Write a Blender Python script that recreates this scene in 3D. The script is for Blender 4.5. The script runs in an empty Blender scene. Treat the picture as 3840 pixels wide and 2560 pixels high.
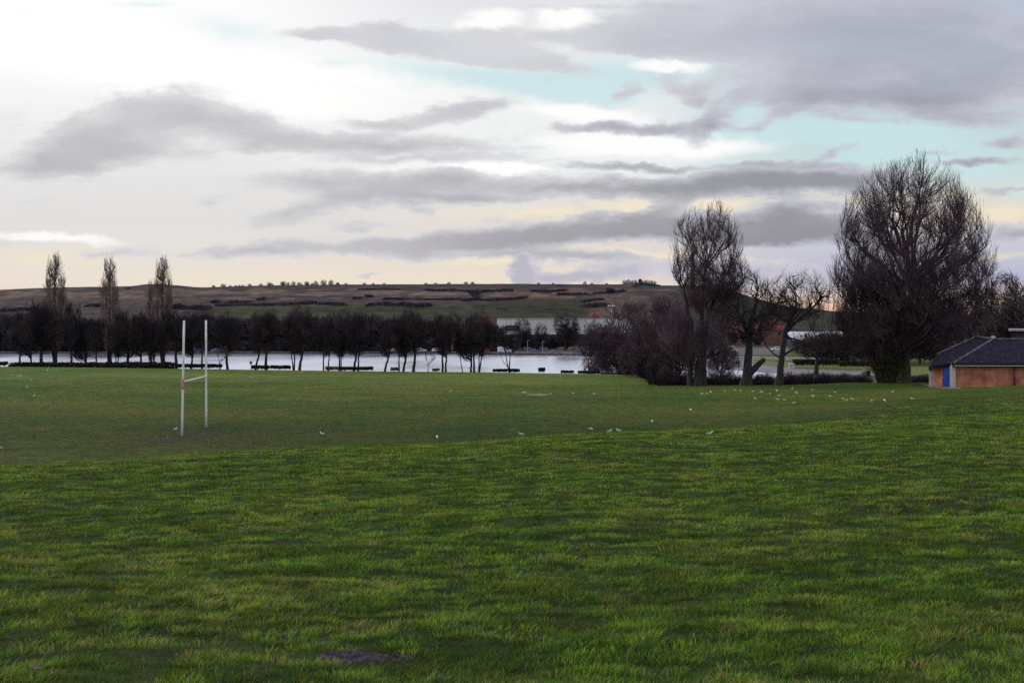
import bpy, math, random
import numpy as np
R = math.radians
FOC = 1100.0; HY = 316.5; CX = 512.0; EYE = 14.0
rng = np.random.default_rng(7)
random.seed(7)
scn = bpy.context.scene
col = scn.collection

# ------------------------------------------------------------------ colour helpers
def s2l(c):
    return tuple(((v/255)/12.92 if v/255 <= .04045 else ((v/255+.055)/1.055)**2.4) for v in c)

# ------------------------------------------------------------------ numpy noise
def _hash(ix, iy, seed):
    h = (ix.astype(np.int64)*374761393 + iy.astype(np.int64)*668265263 + seed*1442695041) & 0x7fffffff
    h = ((h ^ (h >> 13))*1274126177) & 0x7fffffff
    h = h ^ (h >> 16)
    return (h & 0xffffff)/float(0xffffff)
def vnoise(x, y, seed=0):
    ix = np.floor(x); iy = np.floor(y); fx = x-ix; fy = y-iy
    fx = fx*fx*(3-2*fx); fy = fy*fy*(3-2*fy)
    a = _hash(ix, iy, seed); b = _hash(ix+1, iy, seed); c = _hash(ix, iy+1, seed); d = _hash(ix+1, iy+1, seed)
    return (a*(1-fx)+b*fx)*(1-fy)+(c*(1-fx)+d*fx)*fy
def fbm(x, y, seed=0, octv=4):
    x = np.asarray(x, float); y = np.asarray(y, float)
    s = 0; a = .5; t = 0
    for o in range(octv):
        s = s+a*vnoise(x, y, seed+o*17); t += a; a *= .5; x = x*2.03+3.1; y = y*2.03+1.7
    return s/t
def sstep(a, b, x):
    t = np.clip((x-a)/(b-a), 0, 1); return t*t*(3-2*t)

# ------------------------------------------------------------------ mesh helpers
def mk(name, V, F, mat=None, parent=None, smooth=False, col_attr=None, mats=None, fmat=None):
    """V (n,3); F (m,k) array or list of arrays"""
    me = bpy.data.meshes.new(name)
    Fs = F if isinstance(F, list) else [F]
    Fs = [np.asarray(f, np.int32) for f in Fs if len(f)]
    V = np.asarray(V, np.float32)
    me.vertices.add(len(V)); me.vertices.foreach_set('co', V.ravel())
    idx = np.concatenate([f.ravel() for f in Fs])
    tot = np.concatenate([np.full(len(f), f.shape[1], np.int32) for f in Fs])
    st = np.concatenate([[0], np.cumsum(tot)[:-1]]).astype(np.int32)
    me.loops.add(len(idx)); me.loops.foreach_set('vertex_index', idx)
    me.polygons.add(len(tot)); me.polygons.foreach_set('loop_start', st); me.polygons.foreach_set('loop_total', tot)
    me.polygons.foreach_set('use_smooth', np.full(len(tot), smooth, bool))
    if fmat is not None: me.polygons.foreach_set('material_index', np.asarray(fmat, np.int32))
    me.update(calc_edges=True)
    if col_attr is not None:
        a = me.color_attributes.new('Col', 'FLOAT_COLOR', 'POINT')
        c = np.ones((len(V), 4), np.float32); c[:, :3] = col_attr
        a.data.foreach_set('color', c.ravel())
    for m in (mats or ([mat] if mat else [])): me.materials.append(m)
    o = bpy.data.objects.new(name, me); col.objects.link(o)
    if parent: o.parent = parent
    return o

class MB:
    """collects simple solids into one mesh"""
    def __init__(s): s.v = []; s.f = {3: [], 4: []}; s.n = 0; s.poly = []; s.order = []
    def add(s, V, F):
        V = np.asarray(V, float); s.v.append(V)
        for f in F:
            f = [i+s.n for i in f]; s.order.append(f)
        s.n += len(V)
    def box(s, c, d, rz=0):
        x, y, z = d[0]/2, d[1]/2, d[2]/2
        V = np.array([[a*x, b*y, e*z] for e in (-1, 1) for a, b in ((-1,-1),(1,-1),(1,1),(-1,1))])
        cr, sr = math.cos(rz), math.sin(rz)
        V = np.stack([V[:,0]*cr-V[:,1]*sr, V[:,0]*sr+V[:,1]*cr, V[:,2]], 1)+np.array(c)
        s.add(V, [(3,2,1,0),(4,5,6,7),(0,1,5,4),(1,2,6,5),(2,3,7,6),(3,0,4,7)])
    def tube(s, pts, rad, n=8):
        P = np.asarray(pts, float)[None]; Rr = np.asarray(rad, float)*np.ones(len(pts)); 
        V, F = tubes(P, Rr[None], n)
        k = len(pts)
        s.add(V, [tuple(f) for f in F]+[tuple(range(n))[::-1], tuple(range((k-1)*n, k*n))])
    def ell(s, c, r, nu=12, nv=8, fn=None):
        V = []; 
        for j in range(nv+1):
            ph = math.pi*j/nv-math.pi/2
            for i in range(nu):
                th = 2*math.pi*i/nu
                V.append((math.cos(ph)*math.cos(th), math.cos(ph)*math.sin(th), math.sin(ph)))
        V = np.array(V)
        if fn: V = fn(V)
        V = V*np.array(r)+np.array(c)
        F = [(j*nu+i, j*nu+(i+1) % nu, (j+1)*nu+(i+1) % nu, (j+1)*nu+i) for j in range(nv) for i in range(nu)]
        s.add(V, F)
    def prism(s, poly, axis_vec):
        P = np.asarray(poly, float); n = len(P); Q = P+np.asarray(axis_vec, float)
        s.add(np.concatenate([P, Q]), [tuple(range(n))[::-1], tuple(range(n, 2*n))]+[(i, (i+1) % n, n+(i+1) % n, n+i) for i in range(n)])
    def build(s, name, mat, parent=None, smooth=False, loc=None):
        me = bpy.data.meshes.new(name)
        me.from_pydata(np.concatenate(s.v).tolist(), [], s.order); me.update()
        if smooth: me.polygons.foreach_set('use_smooth', np.ones(len(me.polygons), bool))
        me.materials.append(mat)
        o = bpy.data.objects.new(name, me); col.objects.link(o)
        if parent: o.parent = parent
        if loc is not None: o.location = loc
        return o

def tubes(P, Rr, n):
    """P (b,k,3) Rr (b,k) -> verts, quads"""
    b, k, _ = P.shape
    T = np.empty_like(P); T[:, 1:-1] = P[:, 2:]-P[:, :-2] if k > 2 else T[:, 1:-1]
    T[:, 0] = P[:, 1]-P[:, 0]; T[:, -1] = P[:, -1]-P[:, -2]
    T /= np.linalg.norm(T, axis=2, keepdims=True)+1e-9
    m = T.mean(axis=1, keepdims=True)
    ref = np.where(np.abs(m[..., 2:3]) > .8, np.array([1., 0, 0]), np.array([0, 0, 1.]))
    A = np.cross(T, np.broadcast_to(ref, T.shape)); A /= np.linalg.norm(A, axis=2, keepdims=True)+1e-9
    B = np.cross(T, A)
    an = np.arange(n)*2*math.pi/n
    V = P[:, :, None]+Rr[:, :, None, None]*(np.cos(an)[None, None, :, None]*A[:, :, None]+np.sin(an)[None, None, :, None]*B[:, :, None])
    base = (np.arange(b)*k*n)[:, None, None]; j = np.arange(k-1)[None, :, None]*n; i = np.arange(n)[None, None, :]
    i2 = (i+1) % n
    F = np.stack([base+j+i, base+j+i2, base+j+n+i2, base+j+n+i], -1).reshape(-1, 4)
    return V.reshape(-1, 3), F

def tag(o, label, cat, group=None, kind=None):
    if label: o['label'] = label
    if cat: o['category'] = cat
    if group: o['group'] = group
    if kind: o['kind'] = kind
    return o
def empty(name, loc, label, cat, group=None, rz=0, scale=1):
    o = bpy.data.objects.new(name, None); col.objects.link(o)
    o.location = loc; o.rotation_euler = (0, 0, rz); o.scale = (scale,)*3; o.empty_display_size = .5
    return tag(o, label, cat, group)
def struct(o): o['kind'] = 'structure'; return o
def copy_tree(o, parent=None):
    c = o.copy(); col.objects.link(c); c.parent = parent
    for ch in list(o.children): copy_tree(ch, c)
    return c
ORD = ['first','second','third','fourth','fifth','sixth','seventh','eighth','ninth','tenth','eleventh','twelfth','thirteenth','fourteenth','fifteenth','sixteenth','seventeenth','eighteenth','nineteenth']
TENS = {2:'twenty',3:'thirty',4:'forty',5:'fifty',6:'sixty',7:'seventy'}
def ordw(n):
    if n <= 19: return ORD[n-1]
    t, u = divmod(n, 10)
    return TENS[t][:-1]+'ieth' if u == 0 else TENS[t]+'-'+ORD[u-1]

# ------------------------------------------------------------------ materials
def mat(name, c, rough=.8, c2=None, scale=3, spec=.3, bump=0, bscale=20, metal=0, vcol=False, detail=4, lo=.4, hi=.6, trans=0, vec='Object', mapscale=None):
    m = bpy.data.materials.new(name); m.use_nodes = True
    nt = m.node_tree; N = nt.nodes; L = nt.links; b = N['Principled BSDF']
    b.inputs['Roughness'].default_value = rough; b.inputs['Specular IOR Level'].default_value = spec; b.inputs['Metallic'].default_value = metal
    tc = N.new('ShaderNodeTexCoord'); src = tc.outputs[vec]
    if mapscale:
        mp = N.new('ShaderNodeMapping'); mp.inputs['Scale'].default_value = mapscale; L.new(src, mp.inputs[0]); src = mp.outputs[0]
    out = None
    if vcol:
        a = N.new('ShaderNodeVertexColor'); a.layer_name = 'Col'; out = a.outputs[0]
        if c2:
            n = N.new('ShaderNodeTexNoise'); n.inputs['Scale'].default_value = scale; n.inputs['Detail'].default_value = detail; L.new(src, n.inputs[0])
            mr = N.new('ShaderNodeMapRange'); mr.inputs[1].default_value = .3; mr.inputs[2].default_value = .7; mr.inputs[3].default_value = .6; mr.inputs[4].default_value = 1.4; L.new(n.outputs[0], mr.inputs[0])
            mx = N.new('ShaderNodeMix'); mx.data_type = 'RGBA'; mx.blend_type = 'MULTIPLY'; mx.inputs[0].default_value = 1
            L.new(out, mx.inputs[6]); L.new(mr.outputs[0], mx.inputs[7]); out = mx.outputs[2]
    elif c2:
        n = N.new('ShaderNodeTexNoise'); n.inputs['Scale'].default_value = scale; n.inputs['Detail'].default_value = detail; L.new(src, n.inputs[0])
        r = N.new('ShaderNodeValToRGB'); r.color_ramp.elements[0].position = lo; r.color_ramp.elements[1].position = hi
        r.color_ramp.elements[0].color = (*c, 1); r.color_ramp.elements[1].color = (*c2, 1); L.new(n.outputs[0], r.inputs[0]); out = r.outputs[0]
    if out is not None: L.new(out, b.inputs['Base Color'])
    else: b.inputs['Base Color'].default_value = (*c, 1)
    if bump:
        n = N.new('ShaderNodeTexNoise'); n.inputs['Scale'].default_value = bscale; n.inputs['Detail'].default_value = 6; L.new(src, n.inputs[0])
        bp = N.new('ShaderNodeBump'); bp.inputs['Strength'].default_value = bump; bp.inputs['Distance'].default_value = .05
        L.new(n.outputs[0], bp.inputs['Height']); L.new(bp.outputs[0], b.inputs['Normal'])
    if trans and out is not None:
        t = N.new('ShaderNodeBsdfTranslucent'); L.new(out, t.inputs[0]); ms = N.new('ShaderNodeMixShader'); ms.inputs[0].default_value = trans
        L.new(b.outputs[0], ms.inputs[1]); L.new(t.outputs[0], ms.inputs[2]); L.new(ms.outputs[0], N['Material Output'].inputs[0])
    return m

M = {}
M['bark'] = mat('dark_bark', (.022,.018,.022), .9, (.05,.04,.042), 4, bump=.4)
M['bark_moss'] = mat('mossy_bark', (.028,.026,.018), .9, (.07,.068,.03), 2.5, bump=.5)
M['bark_grey'] = mat('grey_bark', (.09,.08,.09), .9, (.16,.14,.15), 2.5, bump=.4)
M['twig'] = mat('dark_twigs', (.022,.016,.022), .9, (.05,.033,.04), .5)
M['twig_red'] = mat('reddish_twigs', (.036,.025,.036), .9, (.125,.075,.098), .45, lo=.38, hi=.66)
M['twig_pale'] = mat('pale_brown_twigs', (.13,.09,.085), .9, (.2,.15,.13), .6)
M['twig_navy'] = mat('blackish_twigs', (.020,.017,.028), .95, (.066,.050,.056), .3)
M['twig_far'] = mat('distant_twigs', (.022,.017,.026), .95, (.055,.04,.045), .15)
M['twig_haze'] = mat('haze_greyed_ridge_twigs', (.2,.18,.19), .95, (.28,.25,.25), .3)  # pale grey puts distance haze and glare into the twig colour
M['hedge'] = mat('winter_hedge', (.010,.012,.014), .9, (.04,.04,.038), 1.5)
M['hedge_g'] = mat('evergreen_hedge', (.008,.014,.010), .9, (.03,.042,.02), 1.5)
M['gorse'] = mat('haze_blue_scrub', (.022,.021,.042), .95, (.06,.05,.062), .09)  # navy tint stands in for haze over the hillside scrub
M['white_post'] = mat('white_paint', (.72,.72,.74), .45, (.62,.61,.62), 3)
M['red_band'] = mat('faded_red_tape', (.5,.22,.2), .6)
M['soil'] = mat('bare_soil', (.022,.017,.028), .95, (.085,.07,.095), 22, bump=.8, bscale=30)
M['leaf'] = mat('dead_leaf', (.14,.08,.055), .8, (.24,.17,.13), 14)
M['gull_white'] = mat('gull_plumage', (.8,.8,.8), .8, (.7,.7,.72), 10)
M['gull_grey'] = mat('gull_wing_grey', (.38,.4,.45), .8)
M['gull_dark'] = mat('gull_dark', (.03,.03,.03), .7)
M['gull_red'] = mat('gull_red', (.4,.06,.04), .6)
M['glass'] = mat('car_glass', (.02,.025,.035), .15, spec=.6)
M['tyre'] = mat('tyre_rubber', (.015,.015,.017), .9)
M['rim'] = mat('wheel_rim', (.4,.4,.42), .4, metal=.6)
M['lampglass'] = mat('lamp_lens', (.8,.1,.05), .3)
M['concrete'] = mat('pale_concrete', (.36,.33,.33), .9, (.46,.43,.42), .6)
M['asphalt'] = mat('asphalt', (.10,.09,.10), .9, (.15,.135,.145), .4)
M['path'] = mat('promenade_paving', (.17,.15,.175), .85, (.23,.21,.24), .25)
M['steel'] = mat('galvanised_steel', (.4,.41,.43), .5, metal=.3)
M['lamp_white'] = mat('floodlight_face', (.8,.8,.8), .4)

def paint(name, c): return mat(name, c, .3, spec=.5)

# ------------------------------------------------------------------ terrain profile
COLS = np.array([-900, -250, 0, 435, 600, 640, 655, 700, 780, 800, 850, 900, 955, 1024, 1300, 2000], float)
#        Y0   D0      near         crest        toe         k5          k6          k7          k8          edge         bank        shore       far-under    quay
PR = {
-900:[(0,1.6),(15,3.1),(26,4.4),(31,6.1),(82,6.6),(93,6.7),(105,6.85),(115,6.95),(175,7.7),(186,11),(196,14.8),(438,15.0),(438.6,13.6)],
-250:[(0,1.6),(15,3.0),(29,4.4),(35,6.2),(82,6.65),(93,6.8),(105,6.95),(115,7.05),(175,7.75),(186,11),(196,14.8),(424,15.0),(424.6,13.6)],
0:   [(0,1.6),(15,2.92),(33,4.55),(39.5,6.3),(82,6.75),(93,6.95),(105,7.1),(115,7.2),(175,7.9),(186,11.3),(196,14.8),(417.5,15.0),(418,13.6)],
435: [(0,1.6),(15,2.80),(42,4.87),(49.5,6.45),(82,6.95),(93,7.15),(105,7.4),(115,7.6),(175,8.72),(186,11.6),(196,14.8),(417.5,15.0),(418,13.6)],
600: [(0,1.6),(15,2.74),(47,4.98),(56,6.7),(82,7.1),(93,7.3),(105,7.5),(115,7.65),(175,9.05),(186,11.8),(198,14.8),(392,15.0),(392.5,13.6)],
640: [(0,1.6),(15,2.74),(48,5.0),(57.5,6.72),(82,7.1),(93,7.3),(105,7.5),(115,7.65),(168,8.95),(184,11.8),(206,14.8),(385,15.0),(385.5,13.6)],
655: [(0,1.6),(15,2.74),(48,5.0),(57.5,6.72),(82,7.1),(93,7.3),(105,7.5),(115,7.62),(130,8.1),(160,10.2),(240,14.6),(382,15.0),(382.5,13.6)],
700: [(0,1.6),(15,2.74),(50,5.11),(60,6.8),(82,7.15),(93,7.35),(105,7.5),(115,7.55),(128,7.98),(160,10.6),(262,14.6),(371,15.0),(371.5,13.6)],
780: [(0,1.6),(15,2.70),(50,4.95),(60,6.6),(82,6.85),(93,7.3),(105,7.45),(115,7.5),(128,7.95),(160,10.6),(262,14.5),(292,14.8),(292.5,13.55)],
800: [(0,1.6),(15,2.68),(50,4.9),(60,6.4),(82,6.65),(93,7.3),(105,7.45),(115,7.5),(128,7.9),(160,10.6),(250,13.6),(300,13.6),(301,13.55)],
850: [(0,1.6),(15,2.66),(50,4.79),(60,6.15),(82,6.45),(93,7.25),(105,7.4),(115,7.5),(127,7.65),(160,10.6),(250,13.5),(300,13.6),(301,13.55)],
900: [(0,1.6),(15,2.62),(50,4.7),(60,5.95),(82,6.3),(93,7.0),(105,7.25),(115,7.3),(127,7.6),(160,10.6),(250,13.5),(300,13.6),(301,13.55)],
955: [(0,1.6),(15,2.6),(50,4.63),(60,5.75),(82,6.2),(93,6.75),(105,7.0),(115,7.2),(127,7.6),(160,10.2),(250,13.5),(300,13.6),(301,13.55)],
1024:[(0,1.6),(15,2.6),(50,4.57),(60,5.5),(82,6.1),(93,6.35),(103,6.42),(112,7.2),(125,7.3),(160,9.5),(250,13.5),(300,13.6),(301,13.55)],
1300:[(0,1.6),(15,2.55),(50,4.4),(66,5.3),(82,5.8),(93,6.1),(103,6.3),(112,7.0),(125,7.2),(160,9.0),(250,13.5),(300,13.6),(301,13.55)],
2000:[(0,1.6),(15,2.5),(50,4.2),(66,5.0),(82,5.6),(93,5.9),(103,6.2),(112,6.8),(125,7.0),(160,9.0),(250,13.5),(300,13.6),(301,13.55)]}
KY = np.array([[-80]+[p[0] for p in PR[int(c)]]+[600, 30000] for c in COLS], float)
KD = np.array([[.6]+[p[1] for p in PR[int(c)]]+[12.6, 13.5] for c in COLS], float)
def terrain(x, y):
    x = np.asarray(x, float); y = np.asarray(y, float); sh = np.broadcast(x, y).shape
    x = np.broadcast_to(x, sh).ravel(); y = np.broadcast_to(y, sh).ravel()
    out = np.empty(len(x)); CH = 200000
    for s in range(0, len(x), CH):
        xs = x[s:s+CH]; ys = y[s:s+CH]
        px = np.clip(CX+FOC*xs/np.maximum(ys, 12), COLS[0], COLS[-1])
        i = np.clip(np.searchsorted(COLS, px)-1, 0, len(COLS)-2)
        t = (px-COLS[i])/(COLS[i+1]-COLS[i]); t = t*t*(3-2*t)*.5+t*.5
        Y = KY[i]*(1-t)[:, None]+KY[i+1]*t[:, None]; D = KD[i]*(1-t)[:, None]+KD[i+1]*t[:, None]
        h = np.diff(Y, axis=1); dl = np.diff(D, axis=1)/h
        m = np.zeros_like(D); a, b = dl[:, :-1], dl[:, 1:]
        w1 = 2*h[:, 1:]+h[:, :-1]; w2 = h[:, 1:]+2*h[:, :-1]
        with np.errstate(divide='ignore', invalid='ignore'):
            mm = np.where(a*b > 0, (w1+w2)/(w1/a+w2/b), 0)
        m[:, 1:-1] = mm; m[:, 0] = dl[:, 0]; m[:, -1] = dl[:, -1]
        yy = np.clip(ys, -79.9, 29999)
        k = np.clip((Y <= yy[:, None]).sum(1)-1, 0, Y.shape[1]-2); r = np.arange(len(xs))
        hh = h[r, k]; u = (yy-Y[r, k])/hh
        d = (2*u**3-3*u**2+1)*D[r, k]+(u**3-2*u**2+u)*hh*m[r, k]+(-2*u**3+3*u**2)*D[r, k+1]+(u**3-u**2)*hh*m[r, k+1]
        z = EYE-d
        am = sstep(2, 8, ys)*(1-sstep(120, 170, ys))
        near = 1-sstep(42, 62, ys)
        z += am*((fbm(xs/2.3, ys/2.3, 3, 3)-.5)*.12*near+((fbm(xs/.36, ys/.26, 9, 3)-.5)*.07+(fbm(xs/2.6, ys/.7, 10, 3)-.5)*.085)*near+(fbm(xs/9, ys/9, 5, 3)-.5)*.14)
        out[s:s+CH] = z
    return out.reshape(sh)
def tz(x, y): return float(terrain(np.array([x]), np.array([y]))[0])
def hit(px, py, y0=4, y1=420):
    """where a line of sight meets the ground"""
    ys = np.geomspace(y0, y1, 2500); u = (px-CX)/FOC; v = (HY-py)/FOC
    g = terrain(u*ys, ys); below = (EYE+v*ys) <= g
    i = int(np.argmax(below)) if below.any() else len(ys)-1
    y = ys[i]; return (u*y, y, float(g[i]))
def at(px, Y, z=None):
    x = (px-CX)/FOC*Y
    return (x, Y, tz(x, Y) if z is None else z)
def pz(py, Y): return EYE+(HY-py)/FOC*Y

# ------------------------------------------------------------------ ground sheet
def build_ground():
    s = np.linspace(-1, 1, 561); s = np.sign(s)*np.abs(s)**1.35
    ys = np.concatenate([np.linspace(-60, 3, 22), np.arange(3.2, 20, .2), np.arange(20, 60, .35), np.arange(60, 130, .7), np.arange(130, 210, 1.2), np.arange(211, 440, 1.0), np.geomspace(441, 29000, 60)])
    Yg, Sg = np.meshgrid(ys, s, indexing='ij')
    X = Sg*(np.maximum(Yg, 0)*.75+45); Z = terrain(X, Yg)
    n, m = X.shape
    V = np.stack([X, Yg, Z], -1).reshape(-1, 3)
    i = np.arange(n-1)[:, None]*m; j = np.arange(m-1)[None]
    F = np.stack([i+j, i+j+1, i+m+j+1, i+m+j], -1).reshape(-1, 4)
    x, y = V[:, 0], V[:, 1]
    c = grass_colour_shade(x, y)*.75
    # verge under the trees, banks and far land
    px = CX+FOC*x/np.maximum(y, 12)
    edge = np.interp(px, COLS, KY[:, 9])
    vg = sstep(-1.5, 3, y-edge+(fbm(x/3, y/3, 31)-.5)*6)
    c = c*(1-vg[:, None])+vg[:, None]*np.array([.085, .078, .05])*(.6+.8*fbm(x/2, y/2, 8))[:, None]
    far = sstep(240, 262, y)
    gr = np.array([.075, .095, .025])*(.7+.6*fbm(x/6, y/6, 12))[:, None]
    c = c*(1-far[:, None])+far[:, None]*gr
    q = (y > 380) & (px < 790); c[q] = np.array([.14, .125, .13])
    q = y > 445; c[q] = np.array([.05, .05, .035])
    o = mk('ground', V, F, M['ground'], smooth=True, col_attr=c)
    return struct(o)
def past_crest(x, y, w=2.5):
    x = np.asarray(x, float); y = np.asarray(y, float); px = CX+FOC*x/np.maximum(y, 12)
    cr = np.interp(px, COLS, KY[:, 3]); return sstep(0, 1, (y-cr-.6)/(w+np.clip((px-700)/280, 0, 1)*38))
def grass_colour_shade(x, y):
    y = np.asarray(y, float)
    a = fbm(x/.30, y/.14, 41, 3)[:, None]; b = fbm(x/.13, y/.07, 43, 3)[:, None]; big = fbm(x/16, y/11, 47, 3)[:, None]; med = fbm(x/3.5, y/2.5, 48, 3)[:, None]
    yel = np.array([.125, .175, .016]); grn = np.array([.042, .098, .012]); dk = np.array([.014, .032, .010])
    t = np.clip((a*.65+med*.35-.41)*6, 0, 1); c = grn*(1-t)+yel*t
    t = np.clip((.47-b*.55-a*.45)*9, 0, .85); c = c*(1-t)+dk*t  # dark spots painted in as shadow between the tufts
    f = past_crest(x, y)[:, None]
    t = np.clip((med*.5+big*.5-.35)*3, 0, 1); far = np.array([.062, .122, .018])*(1-t)+np.array([.120, .136, .024])*t
    dark_band = (np.exp(-((y-62)/16)**2))[:, None]; far = far*(1-.36*dark_band)  # pitch colour darkened in a broad band across the goalposts
    far = far*(.70+.6*fbm(x/.9, y/.7, 49, 3)[:, None])*(.95+.4*sstep(70, 150, y)[:, None])
    gx = np.asarray(x, float)+17.4; gy = y-60.5; mud = (np.exp(-(gx/3.2)**2-(gy/4.5)**2)*1.1+(fbm(x/.8, y/.8, 91, 3)-.5)*1.5*np.exp(-(gx/5)**2-(gy/6)**2)); mud = np.clip(mud-.25, 0, .75)[:, None]
    m2 = np.clip((fbm(x/2.6, y/3.5, 92, 4)-.66)*4, 0, .35)[:, None]; mud = np.maximum(mud, m2)
    far = far*(1-mud)+mud*np.array([.062, .056, .036])
    c = c*.16+np.array([.016, .026, .007])  # near ground colour darkened to read as shaded hollows
    return (c*(1-f)+f*far)*(.85+.3*big)
M['ground'] = mat('grassland', None, .95, (1,1,1), 2.2, spec=.1, vcol=True, bump=.6, bscale=9)
build_ground()

def build_grass():
    def keep(X, Y):
        k = np.ones(len(X), bool)
        for (sx, sy, rx, ry, an) in SOIL:
            dx = X-sx; dy = Y-sy; ca, sa = math.cos(an), math.sin(an)
            k &= np.sqrt(((dx*ca+dy*sa)/rx)**2+((-dx*sa+dy*ca)/ry)**2)+(fbm(X*14, Y*14, 77)-.5)*.5 > 1
        px = CX+FOC*X/Y; edge = np.interp(px, COLS, KY[:, 9]); k &= Y < edge+rng.random(len(X))*2
        return k & ~((X > 43.2) & (Y > 109.7) & (Y < 118))
    # short carpet
    N = 800000; a = .22; lo, hi = 5.2**a, 128**a
    Y = (lo+rng.random(N)*(hi-lo))**(1/a); X = (rng.random(N)*2-1)*(.51*Y+2.2)
    k = keep(X, Y); X, Y = X[k], Y[k]; N = len(X); far = past_crest(X, Y)
    h = (.014+.02*rng.random(N))*(1+Y*.008); w = (.0014+.00040*Y)*(.7+.6*rng.random(N)); th = rng.random(N)*2*math.pi
    lx = np.cos(th)*h*.9; ly = np.sin(th)*h*.9
    cn = np.array([.046, .092, .013])*(.4+1.3*fbm(X/.25, Y/.12, 55, 3))[:, None]*np.where(rng.random(N) < .3, 1.5, .9)[:, None]
    c = cn*(1-far[:, None])+grass_colour_shade(X, Y)*far[:, None]
    P1 = (X, Y, h, w, lx, ly, c)
    # tufts
    T = 108000; hi2 = 84**.42; lo2 = 5.2**.42
    TY = (lo2+rng.random(T)*(hi2-lo2))**(1/.42); TX = (rng.random(T)*2-1)*(.51*TY+2.2)
    kk = fbm(TX/.9, TY/.6, 56, 3)*.4+fbm(TX/.3, TY/.2, 57, 2)*.8 > .43+.18*rng.random(T); kk &= past_crest(TX, TY, 5) < rng.random(T); TX, TY = TX[kk], TY[kk]; T = len(TX)
    kind = rng.random(T)+(fbm(TX/1.8, TY/.8, 58, 3)-.5)*.9
    tc = np.where(kind[:, None] < .40, np.array([.070, .150, .015]), np.where(kind[:, None] < .85, np.array([.165, .250, .022]), np.array([.23, .215, .06])))
    tc = np.where((rng.random(T) < .10)[:, None], np.array([.045, .11, .050]), tc)*(.6+.75*rng.random(T))[:, None]*(.72+.7*sstep(.36, .62, fbm(TX/.42, TY/.36, 59, 3)))[:, None]
    tsz = .55+.9*rng.random(T)**1.5; B = 22
    sg = (.030+.0030*TY)*tsz
    ang = rng.random((T, B))*2*math.pi; rr = np.sqrt(-2*np.log(rng.random((T, B))+1e-6))*.62
    X = (TX[:, None]+np.cos(ang)*rr*sg[:, None]*1.35).ravel(); Y = (TY[:, None]+np.sin(ang)*rr*sg[:, None]*.9).ravel(); rr = rr.ravel(); ang = ang.ravel()
    ti = np.repeat(np.arange(T), B); N = len(X)
    h = (.018+.031*tsz[ti]*np.exp(-rr**2*.5))*(.6+.7*rng.random(N))*(1+Y*.011)
    w = (.0015+.00038*Y)*(.7+.6*rng.random(N)); le = h*(.25+.75*np.clip(rr, 0, 1.4)); th = ang+rng.normal(size=N)*.6
    lx = np.cos(th)*le+h*.25; ly = np.sin(th)*le-h*.1
    c = tc[ti]*(.7+.6*rng.random(N))[:, None]
    c = np.where((rng.random(N) > .965)[:, None], np.array([.30, .26, .14])*(.6+.5*rng.random(N)[:, None]), c)
    k = keep(X, Y); P2 = tuple(q[k] for q in (X, Y, h, w, lx, ly, c))
    X, Y, h, w, lx, ly, c = [np.concatenate([p, q]) for p, q in zip(P1, P2)]; N = len(X)
    Z = terrain(X, Y)-.006; face = rng.random(N)*math.pi
    wx = np.cos(face)*w/2; wy = np.sin(face)*w/2*.6
    V = np.empty((N, 5, 3), np.float32)
    V[:, 0] = np.stack([X-wx, Y-wy, Z], 1); V[:, 1] = np.stack([X+wx, Y+wy, Z], 1)
    V[:, 2] = np.stack([X+wx*.8+lx*.35, Y+wy*.8+ly*.35, Z+h*.6], 1); V[:, 3] = np.stack([X-wx*.8+lx*.35, Y-wy*.8+ly*.35, Z+h*.6], 1)
    V[:, 4] = np.stack([X+lx, Y+ly, Z+h], 1)
    b = np.arange(N)[:, None]*5
    F4 = b+np.array([[0, 1, 2, 3]]); F3 = b+np.array([[3, 2, 4]])
    C = np.repeat(c[:, None, :], 5, 1)*np.array([.6, .6, 1.05, 1.05, 1.4])[None, :, None]  # blade's own paler tip, plus foot shade and tip highlight painted in
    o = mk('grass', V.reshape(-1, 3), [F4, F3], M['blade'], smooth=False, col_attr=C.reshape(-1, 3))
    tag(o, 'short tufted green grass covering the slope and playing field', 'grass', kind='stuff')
M['blade'] = mat('grass_blades', None, .7, None, vcol=True, spec=.15, trans=.25)
s1 = hit(366, 657.5); s2 = hit(319, 643)
SOIL = [(s1[0], s1[1], .25, .095, .12), (s2[0], s2[1], .06, .05, .2)]
build_grass()
for (sx, sy, rx, ry, an), lb in zip(SOIL, ['larger patch of bare purplish soil in the foreground turf', 'small scrape of bare soil beside the larger bare patch']):
    n = 56; rings = np.linspace(0, 1.3, 22); V = []
    for q in rings:
        t = 2*np.pi*np.arange(n)/n; rr = q*(1+.13*np.sin(3*t+1)+.07*np.sin(7*t))
        ex = np.cos(t)*rx*rr; ey = np.sin(t)*ry*rr; x = sx+ex*math.cos(an)-ey*math.sin(an); y = sy+ex*math.sin(an)+ey*math.cos(an)
        z = terrain(x, y)+.004+(fbm(x/.02, y/.02, 81, 3)-.5)*.045-(.03 if q > 1.2 else 0)+.012*(1-q)
        V.append(np.stack([x, y, z], 1))
    V = np.concatenate(V)
    F = [(j*n+i, j*n+(i+1) % n, (j+1)*n+(i+1) % n, (j+1)*n+i) for j in range(len(rings)-1) for i in range(n)]
    tag(mk('bare_soil', np.array(V), np.array(F), M['soil'], smooth=True), lb, 'soil', 'bare soil patches in the turf')

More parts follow.
